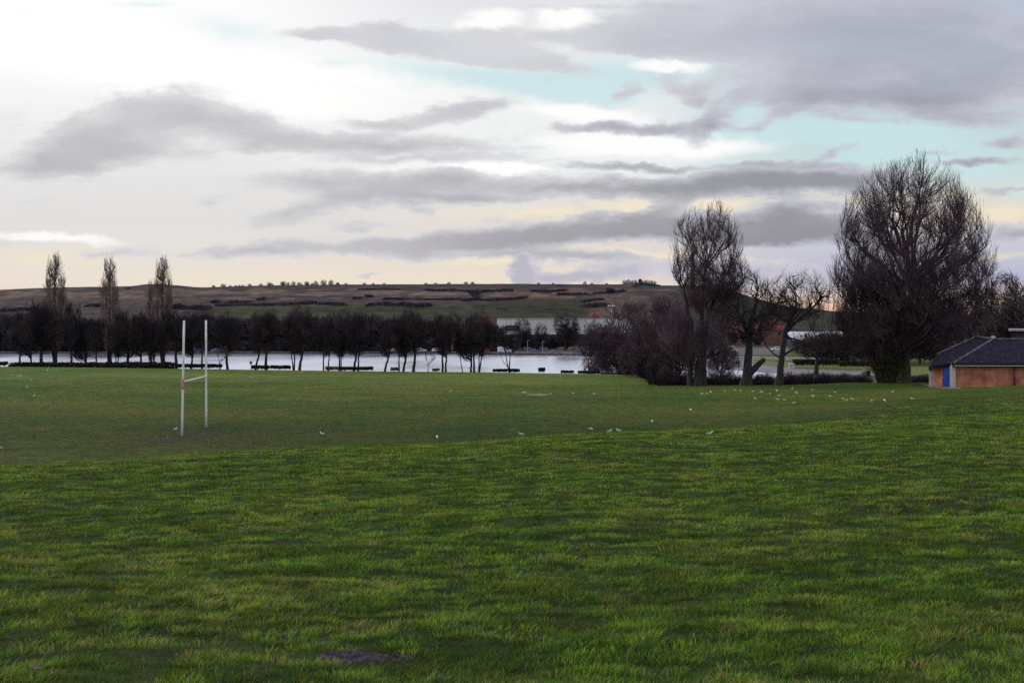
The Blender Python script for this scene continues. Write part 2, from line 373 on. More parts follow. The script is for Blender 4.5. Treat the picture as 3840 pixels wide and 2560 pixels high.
# fallen leaves
def leaf(px, py, L, rz, lb, tilt=.5):
    x, y, z = hit(px, py); mb = MB(); 
    pts = [(-.5, 0, 0), (-.2, .2, .08), (.15, .22, .1), (.5, 0, .02), (.15, -.2, .14), (-.2, -.18, .1)]
    mb.prism([(a*L, b*L, c*L) for a, b, c in pts], (0, 0, .003))
    mb.tube([(-.5*L, 0, 0), (-.85*L, .05*L, .05*L)], .0025, 5)
    o = mb.build('fallen_leaf', M['leaf'], loc=(x, y, z+.05)); o.rotation_euler = (tilt, .3, rz)
    tag(o, lb, 'leaf', 'dead leaves lying on the turf')
leaf(352, 640, .07, .6, 'dead brown leaf just above the bare soil patch')
leaf(460.5, 571.5, .11, 1.9, 'upright reddish brown leaf alone in the middle turf', 1.2)
leaf(36, 676, .08, .2, 'pale dead leaf nearest the bottom left corner')
leaf(55, 679.5, .07, 2.2, 'pinkish dead leaf just right of the corner leaf')

# ------------------------------------------------------------------ water
def build_water():
    m = bpy.data.materials.new('lake_water'); m.use_nodes = True; N = m.node_tree.nodes; L = m.node_tree.links; b = N['Principled BSDF']
    b.inputs['Base Color'].default_value = (.72, .76, .88, 1); b.inputs['Roughness'].default_value = .26; b.inputs['IOR'].default_value = 1.33; b.inputs['Metallic'].default_value = .93
    b.inputs['Specular IOR Level'].default_value = 1.0
    tc = N.new('ShaderNodeTexCoord'); n = N.new('ShaderNodeTexNoise'); n.inputs['Scale'].default_value = .7; n.inputs['Detail'].default_value = 3; L.new(tc.outputs['Object'], n.inputs[0])
    bp = N.new('ShaderNodeBump'); bp.inputs['Strength'].default_value = .12; bp.inputs['Distance'].default_value = .3; L.new(n.outputs[0], bp.inputs['Height']); L.new(bp.outputs[0], b.inputs['Normal'])
    wn = N.new('ShaderNodeTexNoise'); wn.inputs['Scale'].default_value = .035; wn.inputs['Detail'].default_value = 5; wm = N.new('ShaderNodeMapping'); wm.inputs['Scale'].default_value = (.7, .3, 1); L.new(tc.outputs['Object'], wm.inputs[0]); L.new(wm.outputs[0], wn.inputs[0])
    wr = N.new('ShaderNodeMapRange'); wr.inputs[1].default_value = .35; wr.inputs[2].default_value = .65; wr.inputs[3].default_value = .16; wr.inputs[4].default_value = .42; L.new(wn.outputs[0], wr.inputs[0]); L.new(wr.outputs[0], b.inputs['Roughness'])
    V = [(-900, 188, 0), (900, 188, 0), (900, 470, 0), (-900, 470, 0)]
    o = mk('water', np.array(V), np.array([[0, 1, 2, 3]]), m); struct(o)
    # puddle on the pitch
    x, y, z = hit(538, 394.3)
    V = [(x, y, z+.02)]+[(x+1.0*(1+.2*math.sin(3*t))*math.cos(t), y+.8*(1+.25*math.cos(2*t))*math.sin(t), z+.02+0*t) for t in np.linspace(0, 2*math.pi, 28, endpoint=False)]
    F = [(0, i+1, (i+1) % 28+1) for i in range(28)]
    # lay it on the highest ground of its outline so that it fills a shallow hollow
    V = np.array(V); g = terrain(V[:, 0], V[:, 1]); V[:, 2] = g.max()-.01
    tag(mk('puddle', V, np.array(F), mat('puddle_water', (.09,.08,.11), .3, (.16,.15,.19), 2, spec=.6)), 'shallow grey puddle lying on the far playing field', 'puddle')
build_water()

# ------------------------------------------------------------------ hill
RP = np.array([(-400, 292), (0, 289), (60, 287), (130, 286), (144, 283.8), (160, 283.4), (177, 284.7), (199, 287), (215, 286.6), (245, 285.6), (287, 284.5), (362, 284), (447, 283.5), (480, 283.4), (565, 283.7), (616, 284), (632, 282.6), (640, 282), (650, 283.2), (658, 285), (715, 285), (728.5, 289.6), (759, 298.6), (784.6, 305.4), (826, 310.2), (900, 314), (1300, 315.5)])
def hill_z(x, y):
    px = CX+FOC*x/y; top = np.interp(px, RP[:, 0], RP[:, 1]); zt = EYE+(HY-top)/FOC*1000
    t = np.clip((y-560)/440, 0, 1)
    prof = t**1.15
    # terraces
    prof = prof+.018*np.sin(t*22+fbm(x/160, y/160, 61, 2)*5)*np.sin(np.clip(t, 0, 1)*math.pi)
    z = 2+(zt-2)*np.where(y < 1000, prof, 1-.25*np.clip((y-1000)/900, 0, 1))
    z += (fbm(x/60, y/60, 62, 4)-.5)*3.2*np.sin(np.clip(t, 0, 1)*math.pi)+(fbm(x/14, y/14, 63, 3)-.5)*.8
    return z
def build_hill():
    pxs = np.arange(-400, 1301, 3.0); ys = np.concatenate([np.linspace(560, 1000, 130), np.linspace(1010, 2200, 14)])
    Yg, Pg = np.meshgrid(ys, pxs, indexing='ij'); X = (Pg-CX)/FOC*Yg; Z = hill_z(X, Yg); n, m = X.shape
    V = np.stack([X, Yg, Z], -1).reshape(-1, 3); i = np.arange(n-1)[:, None]*m; j = np.arange(m-1)[None]
    F = np.stack([i+j, i+j+1, i+m+j+1, i+m+j], -1).reshape(-1, 4)
    P = Pg.ravel(); x, y = V[:, 0], V[:, 1]
    PY = HY-(V[:, 2]-EYE)/y*FOC+(fbm(P/30, V[:, 2]/4, 71, 3)-.5)*3
    brown = np.array([.076, .052, .048]); tan = np.array([.15, .10, .078]); heath = np.array([.045, .034, .040]); green = np.array([.036, .038, .018]); dgreen = np.array([.024, .03, .018]); bright = np.array([.024, .055, .028])
    n1 = np.clip((fbm(P/20, V[:, 2]/1.8, 64, 5)-.5)*1.7+.5, 0, 1)[:, None]
    c = heath*(1-n1)+brown*n1
    def blend(c, w, k): return c*(1-w[:, None])+w[:, None]*k
    # tan slopes between the hedges
    w = sstep(287.5, 289.5, PY)*(1-sstep(298, 300, PY))*sstep(.38, .55, n1[:, 0]); c = blend(c, w*.9, tan)
    w = np.exp(-((PY-293)/2.2)**2)*sstep(330, 360, P)*(1-sstep(560, 600, P)); c = blend(c, w*.7, tan*1.1)
    w = sstep(303, 305.5, PY+.004*(P-430))*sstep(170, 240, P)*(1-sstep(540, 620, P)); c = blend(c, w, green*(.6+.8*n1)[:, :])
    w = sstep(296.5, 299, PY)*sstep(470, 510, P)*(1-sstep(590, 640, P)); c = blend(c, w*.8, green*.8)
    w = (PY > 284.8)*(1-sstep(287.2, 288.5, PY))*sstep(632, 640, P)*(1-sstep(700, 715, P)); c = blend(c, w*1., bright)
    w = sstep(720, 740, P)*1.0; c = blend(c, w*.85, dgreen)
    w = sstep(620, 640, P)*sstep(289, 292, PY)*(1-sstep(720, 740, P)); c = blend(c, w*.7, heath*.7)
    w = sstep(584, 600, P)*sstep(293, 297, PY)*(1-sstep(640, 670, P)); c = blend(c, w*.7, tan*.8)
    c = c*(.45+1.05*fbm(x/6, y/10, 66, 4))[:, None]; sp = sstep(.58, .68, fbm(x/11, y/22, 67, 4))*(1-sstep(300, 303, PY)); c = blend(c, sp*.6, np.array([.025, .022, .032]))
    o = mk('hill', V, F, M['hill'], smooth=True, col_attr=c); struct(o)
M['hill'] = mat('moorland', None, .95, (1,1,1), .12, vcol=True, spec=.1, bump=.3, bscale=.5)
build_hill()
def hhit(px, py):
    ys = np.linspace(565, 1000, 900); u = (px-CX)/FOC; v = (HY-py)/FOC; g = hill_z(u*ys, ys); b = (EYE+v*ys) <= g
    i = int(np.argmax(b)) if b.any() else len(ys)-1
    return (u*ys[i], ys[i], float(g[i]))
#TREES
# ------------------------------------------------------------------ bare trees
def unit(v): return v/(np.linalg.norm(v, axis=-1, keepdims=True)+1e-9)
class Lobe:
    def __init__(s, c, r, up=None, n=1., rough=.16): s.c = np.array(c, float); s.r = np.array(r, float); s.up = up or r[2]; s.n = n; s.rough = rough
    def q(s, P, seed):
        d = P-s.c; rz = np.where(d[:, 2] > 0, s.up, s.r[2]); e = np.stack([d[:, 0]/s.r[0], d[:, 1]/s.r[1], d[:, 2]/rz], 1)
        n = np.linalg.norm(e, axis=1); dd = d/(np.linalg.norm(d, axis=1, keepdims=True)+1e-6)
        k = vnoise(dd[:, 0]*3+dd[:, 2]*2.3+7, dd[:, 1]*3+dd[:, 2]*2+3, seed)-.5+.6*(vnoise(dd[:, 0]*8+dd[:, 2]*7, dd[:, 1]*8+5, seed+3)-.5)
        return n*(1+s.rough*2*k)
    def sample(s, n, g, lo=0.):
        out = []
        while sum(len(o) for o in out) < n:
            P = g.normal(size=(n*2, 3)); P = unit(P)*(lo+(1-lo)*g.random((n*2, 1)))**(1/2.2)
            P[:, 2] *= np.where(P[:, 2] > 0, s.up, s.r[2]); P[:, 0] *= s.r[0]; P[:, 1] *= s.r[1]; out.append(P+s.c)
        return np.concatenate(out)[:n]
def herm(Q, T0, P, T1, k, g, jit):
    t = np.linspace(0, 1, k)[None, :, None]; L = np.linalg.norm(P-Q, axis=1)[:, None, None]
    B = (2*t**3-3*t**2+1)*Q[:, None]+(t**3-2*t**2+t)*T0[:, None]*L*.8+(-2*t**3+3*t**2)*P[:, None]+(t**3-t**2)*T1[:, None]*L*.7
    j = g.normal(size=B.shape)*jit*L*np.sin(t*math.pi); return B+j
def make_tree(seed, trunks, lobes, n1, n2, n3, n4, l3=1.6, l4=.7, up=.5, attach=(.45, 1.), rt=.014, sides=5, jit=.05, l1r=.55, fan=.6, k4=3, drop=0):
    """trunks: list of (points, r_base, r_top). Returns (trunkV,trunkF),(crownV,crownF)"""
    g = np.random.default_rng(seed)
    tv, tf, nb = [], [], 0; S, SR, ST = [], [], []
    for pts, ra, rb in trunks:
        pts = np.array(pts, float); n = 14; t = np.linspace(0, 1, n); tt = np.linspace(0, 1, len(pts))
        P = np.stack([np.interp(t, tt, pts[:, i]) for i in range(3)], 1)
        P[1:-1] = (P[:-2]+2*P[1:-1]+P[2:])/4
        r = ra+(rb-ra)*t; r = r*(1+.55*np.exp(-t*14)); P[1:, :2] += g.normal(size=(n-1, 2))*ra*.10
        v, f = tubes(P[None], r[None], 10); v += g.normal(size=v.shape)*ra*.035; tv.append(v); tf.append(f+nb); nb += len(v)
        a = int(n*attach[0]); b = max(a+2, int(n*attach[1])); S.append(P[a:b]); SR.append(r[a:b]); ST.append(unit(np.gradient(P, axis=0))[a:b])
    S = np.concatenate(S); SR = np.concatenate(SR); ST = np.concatenate(ST)
    cv, cf, cb = [], [], 0
    def emit(B, Rr, n):
        nonlocal cb
        v, f = tubes(B, Rr, n); cv.append(v); cf.append(f+cb); cb += len(v)
    wt = np.array([l.n for l in lobes]); wt = wt/wt.sum()
    UP = np.array([0, 0, 1.])
    def targets(n, lo):
        return np.concatenate([l.sample(max(1, int(round(n*w))), g, lo) for l, w in zip(lobes, wt)])
    def level(T, S, SR, ST, k, ratio, rtip, n, tw):
        idx = np.empty(len(T), int)
        for s in range(0, len(T), 400):
            d = T[s:s+400, None]-S[None]; dist = np.linalg.norm(d, axis=2)
            cost = dist+1.6*np.maximum(0, S[None, :, 2]-T[s:s+400, None, 2]+up*dist*.6)
            cost *= 1+.25*g.random(cost.shape)
            idx[s:s+400] = cost.argmin(1)
        Q = S[idx]; r0 = np.minimum(SR[idx]*ratio, np.linalg.norm(T-Q, axis=1)*.017+rtip*1.2)
        D = unit(T-Q); T0 = unit(ST[idx]*tw+D*(1-tw)); T1 = unit(D*.8+UP*fan)
        B = herm(Q, T0, T, T1, k, g, jit); t = np.linspace(0, 1, k)[None]
        Rr = r0[:, None]*(1-t)+rtip*t; emit(B, Rr, n); return B, Rr
    def flat(B, Rr, skip=1):
        return B[:, skip:].reshape(-1, 3), Rr[:, skip:].ravel(), unit(np.gradient(B, axis=1))[:, skip:].reshape(-1, 3)
    T = targets(n1, .75); B1, R1 = level(T, S, SR, ST, 9, l1r, rt*2, sides, .35)
    a = flat(B1, R1, 2)
    T = targets(n2, .2); B2, R2 = level(T, a[0], a[1], a[2], 7, .7, rt*1.3, 4, .45)
    b = flat(B2, R2, 1); P12 = [np.concatenate([a[i], b[i]]) for i in range(3)]
    def spawn(P, n, ln, k, rtip, sd, spread):
        i = g.integers(0, len(P[0]), n); Q = P[0][i]; ti = P[2][i]
        D = unit(ti*1.0+unit(g.normal(size=(n, 3)))*spread+UP*up-UP*drop*g.random((n, 1)))
        L = ln*(.45+.9*g.random(n)); E = Q+D*L[:, None]
        q = np.min([l.q(E, seed+5) for l in lobes], axis=0); keep = q < 1.05
        Q, D, L, E, ti = Q[keep], D[keep], L[keep], E[keep], ti[keep]
        T0 = unit(D+ti*.3); T1 = unit(D+UP*fan*.8-UP*drop)
        B = herm(Q, T0, E, T1, k, g, jit*.9); t = np.linspace(0, 1, k)[None]
        r0 = np.minimum(P[1][i][keep]*.75, rtip*1.9)
        Rr = r0[:, None]*(1-t)+rtip*.8*t; emit(B, Rr, sd); return B, Rr
    B3, R3 = spawn(P12, n3, l3, 4, rt, 3, .75)
    c = flat(B3, R3, 1)
    if n4: spawn(c, n4, l4, k4, rt*.75, 3, .8)
    return (np.concatenate(tv), np.concatenate(tf)), (np.concatenate(cv), np.concatenate(cf))
def tree_obj(name, loc, geo, label, group=None, cat='tree', tm='bark', cm='twig', rz=0, scale=1):
    e = empty(name, loc, label, cat, group, rz, scale)
    mk('trunk', geo[0][0], geo[0][1], M[tm], e, smooth=True)
    mk('crown', geo[1][0], geo[1][1], M[cm], e, smooth=True)
    return e

# --- the big spreading tree by the brick building
def rel(px, py, Y, base): return ((px-base[0])/FOC*Y, 0, (base[1]-py)/FOC*Y)
K = 125/FOC
bb = at(893, 125.5); zb = bb[2]
def L_(px, py, rx, rz, upp, n=1, dy=0, ry=None, base=893, rough=.16, k=K):
    return Lobe(((px-base)*k, dy, pz(py, k*FOC)-zb0), (rx*k, (ry or rx)*k, rz*k), upp*k, n, rough)
zb0 = zb
def P_(px, py, base, dy=0, k=K): return ((px-base)*k, dy, pz(py, k*FOC)-zb0)
geo = make_tree(11, [([(1.3, 0, -.4), (1.3, 0, 3), P_(905, 345, 893), P_(908, 318, 893), P_(911, 290, 893)], .62, .26),
                     ([(-.6, .4, -.4), (-.4, .5, 2), P_(889, 345, 893), P_(882, 315, 893)], .5, .2),
                     ([(.5, -.5, -.4), (.5, -.5, 2.5), P_(899, 345, 893), P_(920, 312, 893)], .42, .18)],
    [L_(911, 265, 79, 80, 106, 5, rough=.09), L_(870, 325, 42, 42, 48, 1.4), L_(930, 330, 34, 30, 35, .8), L_(889, 352, 20, 24, 18, .4)],
    120, 1200, 10500, 30000, l3=2.3, l4=1.1, up=1.0, attach=(.3, 1.), rt=.0155, fan=.8, l1r=.75, jit=.018)
big = tree_obj('spreading_tree', bb, geo, 'very large bare fan-shaped tree beside the brick building, tallest in view', None, tm='bark_moss', cm='twig_red')
# ivy and shoots round its foot
def thicket(seed, rx, ry, h, n, mat_, name='shrub', leafy=False, r=.012, flare=1.0, stem=.0):
    g = np.random.default_rng(seed)
    a = g.random(n)*2*math.pi; q = np.sqrt(g.random(n))
    b = np.stack([np.cos(a)*q*rx*.55, np.sin(a)*q*ry*.55, np.zeros(n)-.1], 1)
    a2 = a+g.normal(size=n)*.5; q2 = np.sqrt(g.random(n)); hh = h*(.55+.5*g.random(n))*(1-.35*q2**2)
    t = np.stack([np.cos(a2)*q2*rx*flare, np.sin(a2)*q2*ry*flare, hh], 1)
    B = herm(b, np.tile([0, 0, 1.], (n, 1)), t, unit(t-b), 5, g, .05)
    Rr = np.linspace(r*1.5, r*.6, 5)[None]*np.ones((n, 1)); v, f = tubes(B, Rr, 3)
    # side twigs
    S = B[:, 2:].reshape(-1, 3); i = g.integers(0, len(S), n*3); D = unit(g.normal(size=(n*3, 3))+[0, 0, .5])*h*.14
    B2 = np.stack([S[i], S[i]+D*.5+g.normal(size=D.shape)*h*.01, S[i]+D], 1); v2, f2 = tubes(B2, np.tile([r, r*.8, r*.5], (n*3, 1)), 3)
    return np.concatenate([v, v2]), np.concatenate([f, f2+len(v)])
v, f = thicket(5, 1.9, 1.6, 6.0, 1500, 'bark_moss', r=.03, flare=1.)
mk('ivy', v+np.array([-.7, 0, 0]), f, M['bark_moss'], big, smooth=True)['label'] = 'mossy green ivy and shoots round the foot of the trunk'

# --- tall open tree with three stems
zb = at(698, 125)[2]; zb0 = zb; b0 = at(698, 125)
geo = make_tree(21, [([P_(691, 388, 698), P_(690, 370, 698), P_(694, 340, 698), P_(688, 312, 698), P_(684, 290, 698)], .36, .13),
                     ([P_(698, 388, 698, -.3), P_(698, 370, 698, -.3), P_(701, 335, 698), P_(702, 300, 698), P_(704, 270, 698)], .5, .13),
                     ([P_(704, 387, 698, .4), P_(704, 365, 698, .3), P_(705, 335, 698), P_(711, 308, 698), P_(719, 285, 698)], .33, .12)],
    [L_(707, 262, 38, 48, 62, 3, base=698), L_(693, 338, 42, 36, 34, 2.8, base=698, rough=.12), L_(730, 288, 26, 22, 26, .4, base=698)],
    46, 330, 2900, 8000, l3=2.2, l4=1.05, up=1.0, attach=(.35, 1.), rt=.0155, fan=.75, l1r=.7, jit=.02)
tree_obj('tall_tree', b0, geo, 'tall bare tree with three stems and narrow upright crown, left of the white lake end', None, cm='twig_red')

# --- two crooked trees
b0 = at(747, 126); zb0 = b0[2]
geo = make_tree(31, [([P_(746, 388, 747), P_(747, 372, 747), P_(748, 352, 747), P_(749, 330, 747), P_(752, 316, 747), P_(756, 304, 747)], .6, .17),
                     ([P_(749, 340, 747), P_(743, 322, 747), P_(736, 308, 747)], .26, .1)],
    [L_(748, 308, 43, 38, 41, 4, base=747, rough=.2)], 28, 130, 800, 2500, l3=1.9, l4=1.0, up=.7, attach=(.5, 1.), rt=.0145, fan=.5, jit=.06, l1r=.6)
e = tree_obj('crooked_tree', b0, geo, 'stout dark bare tree with a cut limb pointing right at its base', None)
V, F = tubes(np.array([[P_(749, 374, 747), P_(755, 368, 747), P_(761, 362, 747), P_(765, 359, 747)]]), np.array([[.42, .36, .3, .22]]), 8)
mk('cut_limb', V, F, M['bark'], e, smooth=True)
b0 = at(781, 126); zb0 = b0[2]
geo = make_tree(41, [([P_(779, 388, 781), P_(780.5, 370, 781), P_(783, 350, 781), P_(785, 332, 781), P_(792, 316, 781), P_(797, 304, 781)], .42, .15),
                     ([P_(787, 330, 781), P_(796, 322, 781), P_(812, 308, 781), P_(822, 298, 781)], .2, .1)],
    [L_(800, 300, 36, 30, 32, 4, base=781, rough=.22), L_(818, 340, 22, 12, 8, .35, base=781)], 22, 110, 640, 2000, l3=1.8, l4=1.0, up=.65, attach=(.5, 1.), rt=.0145, fan=.5, jit=.065, l1r=.65)
e = tree_obj('leaning_tree', b0, geo, 'slim dark bare tree leaning right with one low curving limb', None)
V, F = tubes(np.array([[P_(782, 356, 781), P_(790, 351, 781), P_(800, 345, 781), P_(815, 342, 781), P_(830, 336, 781)], [P_(781, 358, 781), P_(774, 354, 781), P_(767, 347, 781), P_(763, 338, 781), P_(761, 332, 781)]]), np.array([[.17, .14, .11, .07, .03], [.12, .09, .07, .05, .02]]), 6)
mk('low_limb', V, F, M['bark'], e, smooth=True)
# tree on the far shore grass
K2 = 256/FOC; b0 = at(816.5, 256); zb0 = b0[2]
geo = make_tree(51, [([P_(816, 376, 816.5, 0, K2), P_(817, 360, 816.5, 0, K2), P_(819, 348, 816.5, 0, K2)], .55, .3)],
    [L_(819, 345, 27, 14, 16, 1, base=816.5, k=K2, rough=.2)], 22, 110, 900, 1500, l3=2.6, l4=1.4, up=.2, attach=(.5, 1.), rt=.035, fan=.15, jit=.1)
tree_obj('spreading_shore_tree', b0, geo, 'low wide bare tree on the far bank behind the leaning tree', None, cm='twig')

# --- generic prototypes (unit: metres, height 10)
def proto(seed, H, rx, rzu, rzd, zc, tr, n, cm, tm, nm, rt=.018, bent=0, fork=False, rough=.16, up=.45, fan=.4, lvl4=1, attach=(.55, 1.)):
    T = [([(0, 0, -.3), (bent*.3, 0, H*.15), (bent*1., 0, H*.3), (bent*.6, 0, zc)], tr, tr*.45)]
    if fork: T.append(([(0.05, .1, -.2), (-.35, .1, H*.18), (-.8, 0, H*.34), (-.9, 0, zc)], tr*.75, tr*.35))
    return make_tree(seed, T, [Lobe((bent*.5, 0, zc), (rx, rx, rzd), rzu, 1, rough), Lobe((bent+((seed % 3)-1)*rx*.55, .4, zc-.8), (rx*.62, rx*.7, rzd*.7), rzu*.6, .45, rough), Lobe((-bent-((seed % 2)-.5)*rx*.9, -.4, zc+.5), (rx*.5, rx*.6, rzd*.5), rzu*.72, .35, rough)], n[0], n[1], n[2], n[3]*lvl4, l3=H*.13, l4=H*.075, up=up, rt=rt, fan=fan, attach=attach, jit=.06)
def place_tree(src, geo_cache, name, loc, label, group, rz, sc, cat='tree', sx=1.):
    if geo_cache not in PROT:
        g, tm, cm = src(); e = tree_obj(name, loc, g, label, group, cat, tm, cm, rz, sc); PROT[geo_cache] = e
    else:
        e = copy_tree(PROT[geo_cache]); e.name = name; e.location = loc; e.rotation_euler = (0, 0, rz); e['label'] = label; e['group'] = group; e['category'] = cat
    e.scale = (sc*sx, sc*sx, sc); return e
PROT = {}
def near_src(k):
    s = [(101, 0, False), (102, .35, False), (103, -.3, False), (104, 0, True), (105, .2, True)][k]
    return lambda: (proto(s[0], 10, 2.4, 3.3, 3.5, 6.4, .27, (16, 120, 900, 2300), 0, 0, 0, bent=s[1], fork=s[2], rt=.019, rough=.32), 'bark', 'twig_navy')
# near bank, trunks one can count: px, top py, width factor, prototype, lean
NB = [(20,318,1.0,0,0),(30.6,312,1.2,1,0),(42.5,298,1.3,2,.05),(71.4,300,1.35,0,0),(84,318,1,1,0),(96,315,1,2,0),(118,318,1,3,0),(128,308,1.1,0,0),(140,310,1.2,1,0),(153,316,1,2,0),(163,318,1,4,0),
      (176,308,1.1,0,0),(190.6,312,1,1,.05),(202,310,1.1,0,0),(227.6,315,1.15,2,.06),(255,311,1.2,1,.28),(266,310,1.3,0,0),(294,311,1.1,4,0),(299,312,1,1,.12),
      (323.5,318,.9,0,0),(328,316,.9,1,.05),(339.5,318,.85,0,0),(341.8,322,.8,2,0),(353.5,313,1.1,1,.12),(358,311,1.2,0,.06),(384.3,320,.9,1,.3),(399,318,.9,0,0),(402.5,308,1.3,1,.15),
      (413.5,311,1.1,2,0),(442.5,312,1.15,0,0),(445.5,318,1,1,0),(463,322,.8,2,-.2),(471,320,.85,1,-.1),(474,314,1.1,0,0),(478.6,316,1,3,.25)]
SHORE_G = 'bare trees lining the near lake bank'
for i, (px, top, w, k, lean) in enumerate(NB):
    Y = 177.5+(i*37 % 5)*.9+(3 if px < 170 else 0); l = at(px, Y); H = (pz(top, Y)-l[2]); sc = H/9.7
    where = 'left of the goalposts' if px < 182 else ('behind and just right of the goalposts' if px < 300 else 'before the parked white cars' if px < 425 else 'right of the parked white cars')
    n = sum(1 for q in NB if q[0] <= px and (q[0] < 182) == (px < 182) and (q[0] < 300) == (px < 300) and (q[0] < 425) == (px < 425))
    form = ['straight-stemmed', 'slightly bowed', 'back-bent', 'twin-stemmed', 'forked'][k]+(' leaning' if lean > .2 else '')
    e = place_tree(near_src(k), ('n', k), 'bank_tree', l, f'{form} dark bare tree {where}, {ordw(n)} from left', SHORE_G, (i*1.7) % 6.28 if lean == 0 and k < 3 else 0, sc, sx=w*.70)
    e.rotation_euler[1] = lean*.6
    for ch in e.children:
        if ch.name.startswith('crown') and i % 3:
            ch.material_slots[0].link = 'OBJECT'; ch.material_slots[0].material = M['twig' if i % 3 == 1 else 'twig_far']
    ww = [1.25, .85, 1.1, .7, 1.35, .95, .8][i % 7]; e.scale[0] *= ww; e.scale[1] *= ww
# poplars
def pop_src():
    return make_tree(120, [([(0, 0, -.3), (.1, 0, 5), (0, 0, 12), (.1, 0, 18)], .32, .05), ([(.1, 0, 3), (.7, 0, 7), (.9, .1, 15.5)], .15, .04), ([(0, .1, 3), (-.7, 0, 7), (-.75, 0, 15)], .15, .04)],
        [Lobe((0, 0, 11), (1.55, 1.55, 7), 8, 1, .2)], 50, 160, 900, 2200, l3=1.5, l4=.8, up=1.2, fan=1.5, rt=.019, attach=(.12, .95), jit=.03), 'bark', 'twig_pale'
for px, top, lb in [(54.5, 254.5, 'pale brown columnar poplar with a split tip, leftmost of the three tall ones'), (109.5, 258.5, 'broad-topped columnar poplar, middle of the three tall ones'), (162.5, 257.5, 'columnar poplar with a side leader, nearest the goalposts')]:
    l = at(px, 186); H = pz(top, 186)-l[2]
    place_tree(pop_src, 'pop', 'poplar_tree', l, lb, 'poplars rising above the left bank', px*.7, H/18.9)
l = at(150.5, 188); place_tree(pop_src, 'pop', 'poplar_tree', l, 'small slender poplar close beside the third tall poplar', 'poplars rising above the left bank', 1, (pz(281, 188)-l[2])/18.9, sx=.55)

# small trees by the water
def sap_src(): return make_tree(131, [([(0, 0, -.1), (.03, 0, .8), (-.05, 0, 1.4)], .075, .04), ([(0, 0, .9), (.35, 0, 1.4), (.9, 0, 2.0)], .045, .02)], [Lobe((.35, 0, 2.3), (1.0, .7, 1.0), 1.2, 1, .2)], 10, 22, 60, 60, l3=.6, l4=.3, up=.7, fan=.5, rt=.013, attach=(.5, 1)), 'bark_grey', 'twig_pale'
place_tree(sap_src, 'sap', 'sapling', at(427.8, 176.5), 'thin pale bare sapling standing alone against the water below the parked cars', 'small trees by the water', 0, 1.05)
e = place_tree(sap_src, 'sap', 'sapling', at(219.5, 178), 'thin forked sapling above the long clipped hedge right of the goalposts', 'small trees by the water', .4, 1.25)
def lol_src(): return make_tree(141, [([(0, 0, -.2), (.1, 0, 1.6), (.2, 0, 3.0)], .13, .07), ([(.1, .1, -.2), (-.35, 0, 2.0), (-.6, 0, 3.6)], .11, .05), ([(-.05, 0, .9), (-.9, 0, 1.8), (-1.4, 0, 2.9)], .06, .025)], [Lobe((.1, 0, 5.2), (2.3, 2.3, 1.8), 2.6, 1, .2)], 14, 70, 420, 800, l3=1.1, l4=.6, up=.4, fan=.3, rt=.018, attach=(.6, 1)), 'bark', 'twig'
place_tree(lol_src, 'lol', 'round_headed_tree', at(509, 177), 'small three-stemmed bare tree with twisted side branch before the white van', 'small trees by the water', 0, 1.0)
place_tree(lol_src, 'lol', 'round_headed_tree', at(589, 180), 'thin leaning bare tree at the right end of the open water', 'small trees by the water', 2.2, 1.05)

# wide crooked trees over the warehouse
def fan_src(): return make_tree(151, [([(0, 0, -.3), (.1, 0, 3), (-.1, 0, 6), (.2, 0, 9)], .33, .16), ([(0, 0, 4), (1.1, 0, 7), (2.6, 0, 10)], .2, .09), ([(0, 0, 4), (-1.2, 0, 7), (-2.3, 0, 10)], .2, .09)], [Lobe((0, 0, 9.4), (5.2, 5.2, 4.6), 5.0, 1, .34), Lobe((-2.5, 0, 6.2), (3, 3, 3.2), 2.6, .5, .3), Lobe((2.8, 0, 5.6), (2.8, 3, 3), 2.4, .5, .3)], 30, 170, 1000, 2100, l3=1.9, l4=1.0, up=.35, fan=.25, rt=.034, attach=(.6, 1), jit=.1), 'bark', 'twig_far'
for i, (px, top, Y, sx, lb) in enumerate([(541, 322, 425, .75, 'crooked bare tree before the left part of the grey warehouse'), (565, 310, 430, .95, 'tallest forked bare tree in front of the grey warehouse'), (573, 316, 428, .7, 'bare tree with a long right-hand bough before the grey warehouse'), (594, 318, 432, .7, 'slim bare tree before the right part of the grey warehouse'), (612, 322, 424, .9, 'broad bare tree covering the right end of the grey warehouse'), (523, 316, 436, .85, 'hazy bare tree at the left end of the grey warehouse')]):
    l = at(px, Y); H = pz(top, Y)-l[2]; place_tree(fan_src, 'fan', 'road_tree', l, lb, 'bare trees in front of the grey warehouse', i*1.3, H/14.2, sx=sx)

for i, (px, top, Y, sx) in enumerate([(300, 303, 445, .8), (226, 309, 440, .7), (344, 307, 450, .7), (408, 308, 442, .85), (455, 311, 446, .8), (480, 308, 440, .8), (268, 310, 446, .7), (12, 306, 440, .9), (205, 305, 444, .8)]):
    l = at(px, Y); H = pz(top, Y)-l[2]; place_tree(fan_src, 'fan', 'tall_far_tree', l, f'taller open bare tree rising above the far-shore row, {ordw([12, 205, 226, 268, 300, 344, 408, 455, 480].index(px)+1)} from the left', 'taller bare trees beyond the lake', i*1.7, H/14.2, sx=sx)
